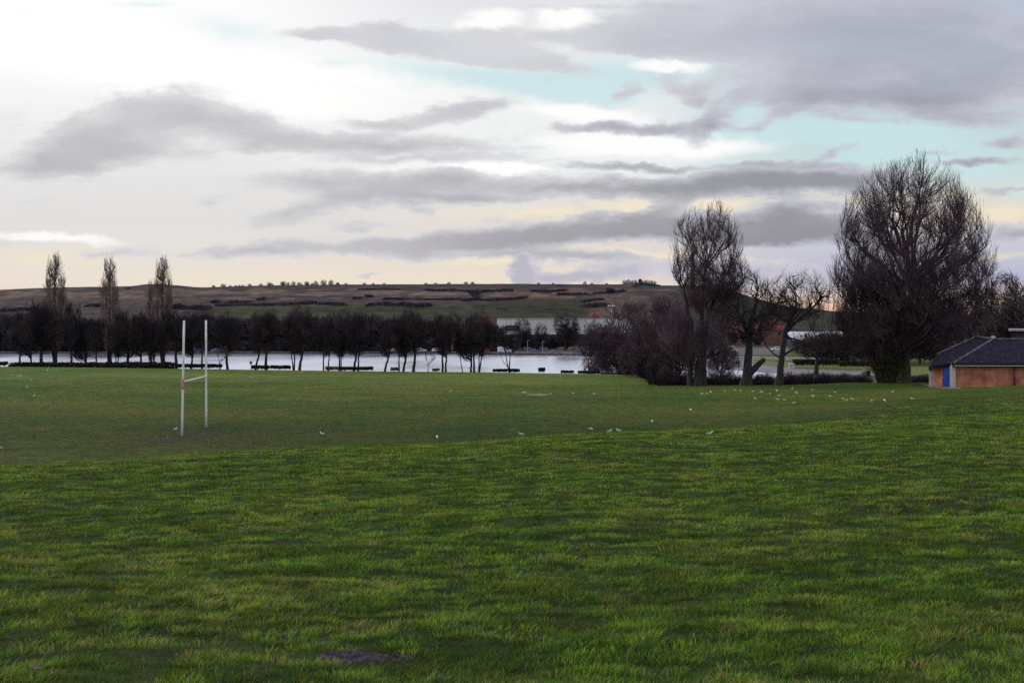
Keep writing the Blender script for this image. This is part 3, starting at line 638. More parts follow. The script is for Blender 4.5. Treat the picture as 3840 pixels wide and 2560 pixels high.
# far shore woodland, trees one can tell apart
def far_src(k): return lambda: (make_tree(160+k, [([(0, 0, -.3), (.1, 0, 2), (0, 0, 6)], .26, .12)], [Lobe((0, 0, 5.6), (4.2, 4.2, 5.4), 4.9, 1, .24)], 16, 120, 750, 1900, l3=1.7, l4=.95, up=.3, fan=.25, rt=.055, attach=(.25, 1), jit=.07), 'bark', 'twig_navy')
g = np.random.default_rng(77)
FT = []
for i in range(64):
    px = -14+i*9.2+g.normal()*1.5; Y = 428+g.random()*26
    if 498 < px < 600: top = 336+g.normal()*1.5
    elif px < 260: top = np.interp(px, [-20, 40, 70, 100, 170, 200, 260], [318, 312, 316, 318, 317, 314, 318])+g.normal()*1.5
    else: top = np.interp(px, [260, 300, 420, 500], [317, 315, 318, 324])+g.normal()*2
    FT.append((px, Y, top))
for i, (px, Y, top) in enumerate(FT):
    l = at(px, Y); H = pz(top, Y)-l[2]
    place_tree(far_src(i % 4), ('f', i % 4), 'far_tree', l, f'dense dark tree beyond the lake road, {ordw(i+1)} of the far-shore row from the left', 'dense trees beyond the lake road', (i*2.1) % 6.28, H/10.2, sx=(1.15 if not 498 < px < 600 else 2.0))
for i in range(14):
    a0 = -16+i*37.; b0_ = a0+36.2; Yh = float(np.interp((a0+b0_)/2, COLS, KY[:, 12]))+14; c0 = at((a0+b0_)/2, Yh); Lh = (b0_-a0)/FOC*Yh; hh = pz(339.5+(i*7 % 4), Yh)-c0[2]
    g2 = np.random.default_rng(900+i); n2 = 2600; hx = (g2.random(n2)-.5)*Lh; hz = hh*g2.random(n2)*(.75+.5*fbm(hx/3, hx*0, 900+i, 3)); hy = (g2.random(n2)-.5)*3
    sz = .3+.3*g2.random(n2); Ah = unit(g2.normal(size=(n2, 3)))*sz[:, None]; Bh = unit(np.cross(Ah, g2.normal(size=(n2, 3))))*sz[:, None]; Ch = np.stack([hx, hy, hz], 1)
    o = mk('boundary_hedge', np.stack([Ch-Ah-Bh, Ch+Ah-Bh, Ch+Ah+Bh, Ch-Ah+Bh], 1).reshape(-1, 3), np.arange(n2*4).reshape(-1, 4), M['twig_navy']); o.location = c0
    tag(o, f'tall blackish hedge behind the lake road, {ordw(i+1)} stretch from the left', 'hedge', 'hedges behind the lake road')
# right-hand background wood
def wood(lst, grp, fmt, nm='wood_tree', key='w', cm='twig_far'):
    for i, (px, Y, top, sx) in enumerate(lst):
        l = at(px, Y) ; H = pz(top, Y)-l[2]
        src = far_src(i % 4)
        s2 = (lambda s=src: (s()[0], 'bark', cm))
        place_tree(s2, (key, i % 4), nm, l, fmt.format(o=ordw(i+1)), grp, (i*1.9) % 6.28, H/10.2, sx=sx)
wl = []
for i in range(30):
    px = 700+i*11.5+g.normal()*2; Y = 470+g.random()*60; top = np.interp(px, [690, 730, 800, 840, 1030], [334, 332, 322, 311.5, 311])+g.normal()*1.2
    if 750 < px < 845: top = max(top, 336 if px > 790 else 329)
    wl.append((px, Y, top, .95))
wood(wl, 'hazy trees on the right-hand skyline', 'hazy bare tree of the distant right-hand wood, {o} from the left')
wl = []
for i in range(16):
    px = 828+i*13+g.normal()*2; Y = 300+g.random()*30; top = 332+g.normal()*3
    wl.append((px, Y, top, 1.1))
wood(wl, 'dark trees behind the large tree', 'dark leafless tree in the row behind the large tree, {o} from the left')
# darker mass top right and single skyline trees
def open_src(): return make_tree(191, [([(0, 0, -.3), (.1, 0, 3), (0, 0, 7)], .26, .15), ([(0, 0, 3), (1.0, 0, 5.5), (1.8, 0, 9)], .15, .06), ([(0, 0, 3), (-1.0, 0, 5.5), (-1.6, 0, 9)], .15, .06)], [Lobe((0, 0, 10.3), (3.2, 3.2, 4.2), 3.6, 1, .15)], 22, 110, 700, 1500, l3=1.5, l4=.8, up=.4, fan=.4, rt=.026, attach=(.5, 1), jit=.06), 'bark', 'twig'
for i, (px, top, Y, sx, lb) in enumerate([(967, 287, 240, .8, 'skyline bare tree showing through the right side of the large tree'), (986, 290, 245, .75, 'smaller skyline bare tree between the large tree and the round one'), (1004, 273, 215, .9, 'round-topped open bare tree above the brick building roof'), (1023, 284, 205, .9, 'dark bare tree cut by the right edge of the view'), (950, 296, 250, .8, 'thin skyline bare tree low behind the large tree')]):
    l = at(px, Y); H = pz(top, Y)-l[2]; place_tree(open_src, 'open', 'skyline_tree', l, lb, 'open bare trees above the brick building', i*1.1, H/13.8, sx=sx)
for i, (px, top, Y) in enumerate([(1000, 313, 178), (1012, 306, 175), (1024, 298, 172), (1036, 296, 170), (985, 322, 182), (970, 330, 186)]):
    l = at(px, Y); H = pz(top, Y)-l[2]
    place_tree(lambda: (far_src(0)()[0], 'bark', 'twig_navy'), 'dk', 'dense_tree', l, f'blackish dense tree behind the brick building, {ordw(i+1)} tree of that clump', 'blackish trees behind the brick building', i*1.3, H/10.2, sx=1.2)
# reddish low trees at the right end of the lake
def red_src(k): return lambda: (make_tree(200+k, [([(0, 0, -.3), (.1, 0, 2), (0, 0, 4.5)], .3, .16), ([(.3, .2, -.3), (.8, 0, 2), (1.6, 0, 4)], .2, .1), ([(-.3, 0, -.3), (-.7, 0, 2), (-1.6, 0, 4)], .18, .09)], [Lobe((0, 0, 5.6), (3.2, 3.2, 4.8), 4.6, 1, .34), Lobe((-2.8, .5, 4.0), (2.6, 2.6, 3.9), 3.6+k*.8, .7, .34), Lobe((2.9, -.4, 3.7), (2.5, 2.5, 3.6), 3.0+k*1.2, .6, .34)], 40, 270, 1900, 4600, l3=1.6, l4=.9, up=.5, fan=.35, rt=.022, attach=(.25, 1), jit=.08), 'bark', 'twig_red')
for i, (px, top, Y, sx, lb) in enumerate([(628, 303, 190, .95, 'leftmost reddish thicket-like tree over the right end of the lake'), (660, 292, 150, .85, 'tall reddish dense tree just left of the three-stemmed tree'), (642, 318, 160, .9, 'lower purplish tree in front of the reddish thicket'), (676, 326, 138, .75, 'short reddish tree at the left foot of the three-stemmed tree'), (604, 326, 300, .8, 'reddish tree at the water corner before the warehouse end'), (722, 338, 250, .8, 'dim reddish tree on the far bank between the two main trunks')]):
    l = at(px, Y); H = pz(top, Y)-l[2]; place_tree(red_src(i % 2), ('r', i % 2), 'reddish_tree', l, lb, 'reddish twiggy trees at the lake end', i*2.0, H/10.2, sx=sx*1.15)

# ------------------------------------------------------------------ hedges, bushes
def hedge_mesh(seed, L, D, H, n, flare=1.0, gaps=.0):
    g = np.random.default_rng(seed)
    # clipped head made of leaf-sized faces, thin stems below
    x = (g.random(n)-.5)*L; top = H*(.9+.1*fbm(x*1.3+seed, x*0, seed, 3)); y = (g.random(n)-.5)*D; z = top*(.42+.58*g.random(n)**.6)
    keepg = fbm(x*1.1+seed*3, z*0+seed, seed+9, 2) > gaps; x, y, z = x[keepg], y[keepg], z[keepg]; n = len(x)
    s = .07+.07*g.random(n); A = unit(g.normal(size=(n, 3)))*s[:, None]; B = unit(np.cross(A, g.normal(size=(n, 3))))*s[:, None]*.8; C = np.stack([x, y, z], 1)
    V = np.stack([C-A-B, C+A-B, C+A+B, C-A+B], 1).reshape(-1, 3); F = np.arange(n*4).reshape(-1, 4)
    k = max(4, int(L*3.2)); bx = (np.arange(k)+.5)/k*L-L/2+g.normal(size=k)*.05; q = np.stack([bx, g.normal(size=k)*.08, np.zeros(k)-.15], 1)
    e = q+np.stack([g.normal(size=k)*.18*flare, g.normal(size=k)*.1, np.full(k, H*.75)], 1)
    v2, f2 = tubes(np.stack([q, (q+e)/2, e], 1), np.tile([.035, .028, .015], (k, 1)), 4)
    return np.concatenate([V, v2]), np.concatenate([F, f2+len(V)])
HG = [(-6,7,1.5,'h','low dark clipped hedge end at the left edge of the field'),(17,36,1.25,'g','dark green clipped hedge first from the left edge'),(39,42,1.2,'g','tiny clipped bush between the first two long left hedges'),(47,77,1.2,'h','long low clipped hedge second from the left edge'),(78,109,1.25,'h','long clipped hedge under the middle poplar'),(112,140,1.3,'h','long dark clipped hedge between the middle and right poplars'),(141,165,1.3,'h','dark clipped hedge just left of the goalposts'),
      (176,223,1.45,'h','long clipped hedge running behind the goalposts'),(252,290,1.35,'h','clipped hedge right of the small white sign post'),(326,338,1.25,'p','short pale twiggy hedge among four thin trunks'),(340,373,1.3,'h','gappy clipped hedge under the double-trunked tree'),(391,398,1.2,'p','very short pale hedge stub beside a tree pair'),(432.7,439.5,1.05,'p','mushroom-shaped clipped bush below the parked cars'),
      (493,507.5,1.1,'g','dark clipped hedge left of the small three-stemmed tree'),(508.5,519.5,1.2,'g','rounded dark hedge right of the small three-stemmed tree'),(538.7,544.8,1.6,'g','single round dark bush standing on the open bank'),(561,574,.95,'g','low ragged bush on the bank left of the long dark strip'),(578,600,.95,'g','low dark spreading bush before the leaning lake-end tree'),(601,628,1.1,'h','low dark scrub strip at the right end of the field edge')]
for i, (a, b, h, k, lb) in enumerate(HG):
    Y = 177; c = at((a+b)/2, Y); L = (b-a)/FOC*Y; m = {'h': 'hedge', 'g': 'hedge_g', 'p': 'twig_pale'}[k]
    v, f = hedge_mesh(300+i, L, 1.0, h*.62, int(L*h*230), gaps=.33 if k == 'p' else (.22 if k == 'h' else 0))
    o = mk('clipped_hedge' if L > 2.5 else 'bush', v, f, M[m]); o.location = (c[0], c[1], c[2]); tag(o, lb, 'hedge' if L > 2.5 else 'bush', 'clipped hedges and bushes along the field edge')
# second, taller scrub strip behind the left trees
for i, (a, b, h) in enumerate([(10, 52, 1.5), (53, 96, 1.6), (97, 140, 1.7), (141, 176, 1.8)]):
    Y = 184; c = at((a+b)/2, Y); L = (b-a)/FOC*Y; h = pz(361, Y)-c[2]
    v, f = hedge_mesh(340+i, L, 2.0, h, int(L*h*110)); o = mk('rough_hedge', v, f, M['hedge']); o.location = c
    tag(o, f'rough dark hedge low behind the left bank trees, {ordw(i+1)} from the left edge', 'hedge', 'rough hedges behind the left bank trees')
# shrubs on the slope at the right
SH = [(634,356,170,1),(646,352,152,1),(657,358,140,1),(668,366,136,.9),(684,372,140,.8),(715,372.5,148,1),(728,373,150,1),(741,374,150,.8),(759,373,150,.8),(768,372,152,.9),(790,371,152,1.1),(808,371,154,1.1),(826,371,154,1.2),(845,372,152,1.1),(862,373,150,1),(915,374,150,1),(926,373,150,1)]
for i, (px, top, Y, w) in enumerate(SH):
    c = at(px, Y); h = pz(top, Y)-c[2]; v, f = thicket(400+i, 1.5*w, 1.2, h, 420, '', r=.022, flare=1.1)
    o = mk('shrub', v, f, M['twig_navy' if i not in (3, 8) else 'twig_red']); o.location = (c[0], c[1], c[2]-.1)
    tag(o, f'dark twiggy shrub at the foot of the right-hand slope, {ordw(i+1)} from the left', 'shrub', 'dark shrubs below the right-hand trees')
for i, (px, Y, h, w, lb) in enumerate([(661, 129, 1.5, .7, 'small dark bramble clump by a thin double trunk'), (671, 130, 1.0, .9, 'reddish low bramble beside the dark clump'), (758, 129, .8, .8, 'low tangled bramble between the two crooked trees'), (768, 131, .9, .8, 'purplish low bramble left of the leaning tree'), (650.5, 128, 1.6, .35, 'narrow dark bramble tuft at the corner of the upper field')]):
    c = at(px, Y); v, f = thicket(440+i, 1.1*w, .9, h, 260, '', r=.012, flare=1.1); o = mk('bramble', v, f, M['twig' if i % 2 else 'twig_navy']); o.location = c; tag(o, lb, 'bramble', 'brambles under the right-hand trees')
# big hedge on the far bank
for a, b, tp, Y, lb in [(793, 838, 358.5, 285, 'tall dark evergreen hedge on the far bank, left half'), (839, 884, 360.5, 280, 'tall dark evergreen hedge on the far bank, right half')]:
    c = at((a+b)/2, Y); L = (b-a)/FOC*Y; h = pz(tp, Y)-c[2]; v, f = hedge_mesh(int(a), L, 2.2, h*1.02, int(L*h*150)); v[:, 2] = v[:, 2]; o = mk('evergreen_hedge', v, f, M['hedge_g']); o.location = c; tag(o, lb, 'hedge', 'evergreen hedge on the far bank')

# ------------------------------------------------------------------ hillside scrub bands and ridge trees
def band(pts, th, lb, seed, name='scrub_band'):
    g = np.random.default_rng(seed); pts = np.array(pts, float)/[3.75, 3.75]
    # pts in photo pixels of the 3840 frame
    seg = np.linalg.norm(np.diff(pts, axis=0), axis=1).cumsum(); seg = np.concatenate([[0], seg]); th = th*.85; n = int(seg[-1]*44*th/1.6)+20
    t = g.random(n)*seg[-1]; X = np.interp(t, seg, pts[:, 0]); Yp = np.interp(t, seg, pts[:, 1])
    ks = np.linspace(0, seg[-1], max(3, int(seg[-1]/4))); hp = np.array([hhit(np.interp(k, seg, pts[:, 0]), np.interp(k, seg, pts[:, 1])+th*.35) for k in ks])
    c = np.stack([np.interp(t, ks, hp[:, i]) for i in range(3)], 1); c[:, 0] += g.normal(size=n)*1.0; c[:, 1] += g.normal(size=n)*3
    c[:, 2] = hill_z(c[:, 0], c[:, 1]); w = th/FOC*c[:, 1]; lump = .45+1.0*fbm(c[:, 0]/7, c[:, 1]*0, seed, 3)
    kp = fbm(c[:, 0]/16, c[:, 1]/20, seed+4, 4)*(1-np.abs(t/seg[-1]*2-1)**4*.6) > .33 if name == 'scrub_band' and seg[-1] > 30 else np.ones(n, bool)
    c[:, 2] += g.random(n)*w*lump**2*.5; c = c[kp]; n = len(c)
    s = .35+.4*g.random(n); A = unit(g.normal(size=(n, 3)))*s[:, None]; B = unit(np.cross(A, g.normal(size=(n, 3))))*s[:, None]
    V = np.stack([c-A-B*.7, c+A-B*.7, c+A+B*.7, c-A+B*.7], 1).reshape(-1, 3)
    tag(mk(name, V, np.arange(n*4).reshape(-1, 4), M['gorse']), lb, 'scrub', 'dark scrub bands and bushes on the hillside')
band([(1337, 1083), (1497, 1083)], 1.2, 'thin faint scrub line high on the hill left of the notch', 501)
band([(1575, 1086), (1700, 1086), (1783, 1090), (1925, 1086)], 2.2, 'long dark scrub line high on the hill with a notch below it', 502)
band([(1760, 1092), (1783, 1106), (1800, 1093)], 2.0, 'dark v-shaped scrub notch in the middle of the hill', 503)
band([(1985, 1087), (2050, 1090), (2135, 1084)], 2.6, 'short dark scrub line high on the hill right of the steam cloud', 504)
band([(1423, 1118), (1742, 1120)], 2.0, 'broken scrub line below the pale slope', 505)
band([(1726, 1126), (1783, 1118), (1830, 1122), (1990, 1112)], 3.0, 'thick blue-black scrub line under the notch', 506)
band([(1200, 1136), (1290, 1138)], 3.0, 'short thick scrub line left of the pale strip', 507)
band([(1345, 1143), (1420, 1137), (1620, 1142)], 4.0, 'thickest dark scrub band low on the hill centre', 508)
band([(800, 1141), (1046, 1139), (1190, 1133)], 2.4, 'long dark scrub band low on the left part of the hill', 509)
band([(849, 1132), (938, 1130)], 1.6, 'thin dark scrub dash above the long left band', 510)
band([(600, 1150), (660, 1146), (785, 1152)], 4.5, 'blue-black scrub patch behind the right poplar', 511)
band([(330, 1140), (385, 1140)], 5, 'dark blue scrub patch between the left and middle poplars', 512)
band([(0, 1160), (110, 1156)], 3.5, 'dark scrub line at the far left foot of the hill', 513)
band([(2087, 1101), (2180, 1100), (2250, 1096), (2342, 1088)], 2.2, 'brownish scrub line rising to the right above the floodlight', 514)
band([(2180, 1128), (2260, 1118)], 2.2, 'short scrub streak left of the floodlight', 515)
band([(2190, 1145), (2280, 1140)], 3.0, 'dark scrub clump low beside the floodlight', 516)
band([(2375, 1072), (2400, 1062), (2470, 1068)], 2.2, 'blue-black scrub cap on the little mound', 517)
for i, (x, y, r) in enumerate([(979, 1118, 4.4), (807, 1128, 4.2), (1340, 1112, 5.5), (1385, 1106, 4.5), (2290, 1088, 5), (1786, 1112, 3), (480, 1080, 2)]):
    band([(x-r*1.6, y), (x+r*1.6, y)], r, f'dark rounded bush on open hillside, {ordw(i+1)} of the single bushes', 530+i, 'hillside_bush')
def rid_src(): return make_tree(171, [([(0, 0, -.5), (.1, 0, 1), (0, 0, 2.4)], .12, .07)], [Lobe((0, 0, 2.1), (2.7, 2.7, 2.3), 4.0, 1, .4)], 18, 80, 420, 700, l3=1.2, l4=.7, up=.8, fan=.6, rt=.045, attach=(.05, 1)), 'twig_haze', 'twig_haze'
RT = []
for x, y in [(630,210),(745,195),(825,215),(890,212),(935,215),(975,215),(1055,195),(1185,192),(1280,175),(1310,185),(1440,168),(1455,165),(1505,175),(1570,165),(1640,175),(1720,165),(1735,172),(1790,185),(1835,160),(1925,148),(2010,150),(2090,180)]: RT.append((600+x/3.136, 1000+y/3.136))
for x, y in [(210,180),(305,185),(522,182),(625,185),(755,190),(1245,182),(1360,190),(1515,175),(1715,170),(1795,170)]: RT.append((1200+x/3.136, 1000+y/3.136))
for x, y in [(690,178),(858,182),(1232,165),(1315,182),(1490,185),(1700,150),(1740,142),(1785,150),(1830,148),(1915,152),(1960,148),(2005,150),(2050,160)]: RT.append((1800+x/3.136, 1000+y/3.136))
RT.sort()
for i, (x, y) in enumerate(RT):
    px = x/3.75; top = y/3.75; Y = 1000; u = (px-CX)/FOC; z = float(hill_z(np.array([u*Y]), np.array([float(Y)]))[0])-.3; H = max(pz(top, Y)-z, 1.6)
    place_tree(rid_src, 'rid', 'ridge_tree', (u*Y, Y, z), f'small grey bare tree on the hill skyline, {ordw(i+1)} from the left', 'small bare trees along the hill skyline', i*1.4, H/6.1, sx=(2.0 if H < 3 else 1.35))
#OBJ
# ------------------------------------------------------------------ goalposts
a = hit(420*1/2.297-.9, 435.7); b = hit(474/2.297, 427.1)
gp = empty('goalposts', a, 'white rugby goalposts with crossbar standing on the playing field', 'goalposts')
d = np.array(b)-np.array(a)
def taper(p0, p1, r0, r1, name, m, n=14):
    mb = MB(); k = np.linspace(0, 1, 6)[:, None]; mb.tube(np.array(p0)*(1-k)+np.array(p1)*k, np.linspace(r0, r1, 6), n); return mb.build(name, m, gp, smooth=True)
taper((0, 0, -.2), (.12, 0, 6.42), .068, .056, 'upright', M['white_post'])
taper((d[0], d[1], d[2]-.2), (d[0]-.02, d[1], 6.42), .064, .056, 'upright', M['white_post'])
taper((.06, 0, 3.02), (d[0], d[1], 3.02), .05, .05, 'crossbar', M['white_post'])
taper((.045, 0, 2.62), (.058, 0, 3.2), .078, .077, 'faded_band', M['red_band'])['label'] = 'faded red band round the left upright at crossbar height'
for q in (np.zeros(3), d):
    mb = MB(); mb.ell((q[0]+.12, q[1], q[2]+.005), (.34, .2, .03), 18, 4, lambda V: V*(1+.25*np.sin(V[:, :1]*6+V[:, 1:2]*4))); mb.build('worn_soil', M['soil'], gp, smooth=True)

# ------------------------------------------------------------------ brick building
def brickmat():
    m = bpy.data.materials.new('red_brick'); m.use_nodes = True; N = m.node_tree.nodes; L = m.node_tree.links; b = N['Principled BSDF']; b.inputs['Roughness'].default_value = .9
    tc = N.new('ShaderNodeTexCoord'); sx = N.new('ShaderNodeSeparateXYZ'); L.new(tc.outputs['Object'], sx.inputs[0]); ad = N.new('ShaderNodeMath'); ad.operation = 'SUBTRACT'; L.new(sx.outputs[0], ad.inputs[0]); L.new(sx.outputs[1], ad.inputs[1])
    cb = N.new('ShaderNodeCombineXYZ'); L.new(ad.outputs[0], cb.inputs[0]); L.new(sx.outputs[2], cb.inputs[1])
    br = N.new('ShaderNodeTexBrick'); br.inputs['Color1'].default_value = (.66, .19, .06, 1); br.inputs['Color2'].default_value = (.48, .13, .05, 1); br.inputs['Mortar'].default_value = (.42, .26, .2, 1)
    br.inputs['Scale'].default_value = 1; br.inputs['Brick Width'].default_value = .225; br.inputs['Row Height'].default_value = .075; br.inputs['Mortar Size'].default_value = .01
    L.new(cb.outputs[0], br.inputs[0])
    n = N.new('ShaderNodeTexNoise'); n.inputs['Scale'].default_value = .9; n.inputs['Detail'].default_value = 6; L.new(tc.outputs['Object'], n.inputs[0])
    r = N.new('ShaderNodeValToRGB'); r.color_ramp.elements[0].position = .35; r.color_ramp.elements[1].position = .7; r.color_ramp.elements[0].color = (.58, .52, .60, 1); r.color_ramp.elements[1].color = (1.12, 1.3, 1.5, 1); L.new(n.outputs[0], r.inputs[0])
    mx = N.new('ShaderNodeMix'); mx.data_type = 'RGBA'; mx.blend_type = 'MULTIPLY'; mx.inputs[0].default_value = 1; L.new(br.outputs[0], mx.inputs[6]); L.new(r.outputs[0], mx.inputs[7]); L.new(mx.outputs[2], b.inputs['Base Color'])
    return m
def tilemat():
    m = bpy.data.materials.new('roof_tiles'); m.use_nodes = True; N = m.node_tree.nodes; L = m.node_tree.links; b = N['Principled BSDF']; b.inputs['Roughness'].default_value = .8
    tc = N.new('ShaderNodeTexCoord'); br = N.new('ShaderNodeTexBrick'); br.inputs['Color1'].default_value = (.020, .017, .036, 1); br.inputs['Color2'].default_value = (.040, .032, .060, 1); br.inputs['Mortar'].default_value = (.007, .006, .013, 1)
    br.inputs['Scale'].default_value = 1; br.inputs['Brick Width'].default_value = .33; br.inputs['Row Height'].default_value = .2; br.inputs['Mortar Size'].default_value = .02
    sx = N.new('ShaderNodeSeparateXYZ'); L.new(tc.outputs['Object'], sx.inputs[0]); cb = N.new('ShaderNodeCombineXYZ'); L.new(sx.outputs[0], cb.inputs[0]); mu = N.new('ShaderNodeMath'); mu.operation = 'MULTIPLY'; mu.inputs[1].default_value = 2.0; L.new(sx.outputs[2], mu.inputs[0]); L.new(mu.outputs[0], cb.inputs[1]); L.new(cb.outputs[0], br.inputs[0])
    n = N.new('ShaderNodeTexNoise'); n.inputs['Scale'].default_value = 5; n.inputs['Detail'].default_value = 5; L.new(tc.outputs['Object'], n.inputs[0])
    r = N.new('ShaderNodeValToRGB'); r.color_ramp.elements[0].position = .62; r.color_ramp.elements[1].position = .74; r.color_ramp.elements[0].color = (0, 0, 0, 1); r.color_ramp.elements[1].color = (1, 1, 1, 1); L.new(n.outputs[0], r.inputs[0])
    mx = N.new('ShaderNodeMix'); mx.data_type = 'RGBA'; mx.inputs[7].default_value = (.2, .19, .23, 1); L.new(r.outputs[0], mx.inputs[0]); L.new(br.outputs[0], mx.inputs[6]); L.new(mx.outputs[2], b.inputs['Base Color']); b.inputs['Specular IOR Level'].default_value = .12; b.inputs['Roughness'].default_value = .95
    return m
M['brick'] = brickmat(); M['tile'] = tilemat()
M['fascia'] = mat('black_fascia', (.012, .011, .016), .6); M['ridge'] = mat('weathered_ridge', (.10, .09, .10), .9, (.2, .18, .19), 3)
M['door_blue'] = mat('blue_door_paint', (.01, .055, .42), .5, (.008, .045, .34), 2); M['render_pale'] = mat('pale_rendered_pier', (.42, .38, .36), .9, (.52, .47, .44), 3)
M['pipe'] = mat('dark_red_pipe', (.07, .014, .012), .5)
A = np.array(at(955, 111.5, 0)); Lc = np.array(at(932, 114.6, 0)); Rr_ = np.array([62., 110.8, 0])
bo = empty('brick_building', (A[0], A[1], 6.4), 'low red brick building with purple tiled roof and blue side door at the right', 'building')
o3 = np.array([A[0], A[1], 6.4])
def V3(p, z): return np.array([p[0], p[1], z])-o3
def quad(name, pts, m, th, parent=bo, nrm=None):
    """a slab: face pts with thickness th away from the camera side"""
    pts = np.array(pts); n = np.cross(pts[1]-pts[0], pts[-1]-pts[0]); n = n/np.linalg.norm(n)
    mb = MB(); mb.prism(pts, n*th); return mb.build(name, m, parent)
back = np.array([.15, 1, 0])/np.linalg.norm([.15, 1, 0])
RB = Rr_+back*9; LB = Lc+np.array([3., 7., 0])
wz = 9.42; 
quad('front_wall', [V3(A, 6.0), V3(Rr_, 6.0), V3(Rr_, wz), V3(A, wz)], M['brick'], -.25)
quad('side_wall', [V3(Lc, 6.0), V3(A, 6.0)+np.array([0, .26, 0]), V3(A, wz)+np.array([0, .26, 0]), V3(Lc, 8.95)], M['brick'], -.25)
quad('back_wall', [V3(RB, 6.0), V3(LB, 6.0), V3(LB, 8.9), V3(RB, 8.9)], M['brick'], -.25)
dr = (A-Lc); dl = np.linalg.norm(dr); dr = dr/dl; sn = np.array([-dr[1], dr[0], 0]); sn = -sn if sn[1] > 0 else sn
def sidebox(name, t0, t1, z0, z1, m, th, out):
    p = Lc+dr*t0+sn*out; q = Lc+dr*t1+sn*out; mb = MB(); mb.prism([V3(p, z0), V3(q, z0), V3(q, z1), V3(p, z1)], -sn*th); return mb.build(name, m, bo)
fr = sidebox('door', dl*.50, dl*.86, 6.75, 8.95, M['door_blue'], .05, .05)
sidebox('door_frame', dl*.485, dl*.50, 6.75, 9.0, M['fascia'], .06, .06)
sidebox('door_lintel', dl*.485, dl*.87, 8.95, 9.02, M['fascia'], .06, .06)
mb = MB(); c = Lc+dr*dl*.56+sn*.09; mb.ell(tuple(V3(c, 7.8)), (.04, .04, .07)); h = mb.build('handle', M['steel'], fr)
mb = MB(); mb.box(tuple(V3(A, 7.9)+np.array([-.22, .02, 0])), (.42, .45, 3.0), 0); mb.build('corner_pier', M['render_pale'], bo)
mb = MB(); mb.box(tuple(V3(Lc, 7.6)+np.array([-.05, -.05, 0])), (.42, .4, 2.6), 0); mb.build('corner_pier', M['render_pale'], bo)
# roof
eA = np.array(at(954.5, 110.9, 0)); D_ = np.array(at(993, 115.8, 0)); Cc = np.array(at(975.6, 119.5, 0)); Bf = np.array(at(928.6, 114.0, 0)); Kk = np.array(at(946.5, 112.3, 0))
zE, zD, zC, zB, zK = pz(362.4, 110.9), pz(338.9, 115.8), pz(336.8, 119.5), pz(366.2, 114.0), pz(359.6, 112.3)
eR = np.array([63., 110.2, 0]); dR = np.array([63., 115.0, 0])
Bt = np.array(at(937, 117.5, 0)); zBt = pz(354, 117.5)
def slab(name, pts, m, th=.14):
    pts = [np.array(p) for p in pts]; n = np.cross(pts[1]-pts[0], pts[-1]-pts[0]); n /= np.linalg.norm(n)
    if n[2] < 0: n = -n
    mb = MB(); k = len(pts); P = np.array(pts); Q = P-n*th
    mb.add(np.concatenate([P, Q]), [(0, i, i+1) for i in range(1, k-1)]+[(k, k+i+1, k+i) for i in range(1, k-1)]+[(i, (i+1) % k, k+(i+1) % k, k+i) for i in range(k)])
    return mb.build(name, m, bo)
slab('front_roof', [V3(eA, zE), V3(eR, zE), V3(dR, zD), V3(D_, zD)], M['tile'])
slab('side_roof', [V3(eA, zE), V3(D_, zD), V3(Cc, zC), V3(Bt, zBt), V3(Bf, zB), V3(Kk, zK)], M['tile'])
Bk = np.array([63., 122., 0])
slab('back_roof', [V3(D_, zD), V3(dR, zD), V3(Bk, 9.2), V3(LB, 9.2), V3(Cc, zC)], M['tile'])
def strip(name, p, q, r, m):
    mb = MB(); mb.tube([p, (np.array(p)+q)/2, q], [r]*3, 8); return mb.build(name, m, bo, smooth=True)
up = np.array([0, 0, .06])
strip('ridge_tiles', V3(Cc, zC)+up, V3(D_, zD)+up, .13, M['ridge']); strip('hip_tiles', V3(D_, zD)+up, V3(eA, zE)+up, .10, M['ridge']); strip('ridge_tiles', V3(D_, zD)+up, V3(dR, zD)+up, .08, M['ridge'])
strip('verge_tiles', V3(Cc, zC)+up, V3(Bt, zBt)+up, .08, M['ridge'])
mb = MB(); mb.ell(tuple(V3(D_, zD+.2)), (.28, .2, .16)); mb.build('ridge_cap', M['concrete'], bo, smooth=True)
quad('fascia', [V3(eA, zE-.42)+np.array([-.05, -.02, 0]), V3(eR, zE-.42)+np.array([0, -.02, 0]), V3(eR, zE-.02)+np.array([0, -.02, 0]), V3(eA, zE-.02)+np.array([-.05, -.02, 0])], M['fascia'], -.08)
quad('fascia', [V3(Bf, zB-.45), V3(Kk, zK-.45), V3(Kk, zK-.02), V3(Bf, zB-.02)], M['fascia'], -.08)
quad('fascia', [V3(Kk, zK-.4), V3(eA, zE-.4), V3(eA, zE-.02), V3(Kk, zK-.02)], M['fascia'], -.08)
strip('gutter', V3(eA, zE-.30)+np.array([0, -.12, 0]), V3(eR, zE-.30)+np.array([0, -.12, 0]), .045, M['steel'])
x = (1013.8-CX)/FOC*110.95; strip('drainpipe', np.array([x, 110.8, 6.6])-o3, np.array([x, 110.8, zE-.4])-o3, .085, M['pipe'])
# paving skirt at its corner
pts = [at(924, 119), at(930, 113), at(944, 109.8), at(960, 108.8), at(962, 111.2), at(950, 113.4), at(936, 117.5)]
V = np.array([(p[0], p[1], tz(p[0], p[1])+.05) for p in pts]); mb = MB(); mb.prism(V, (0, 0, -.15)); struct(mb.build('paving', M['path']))
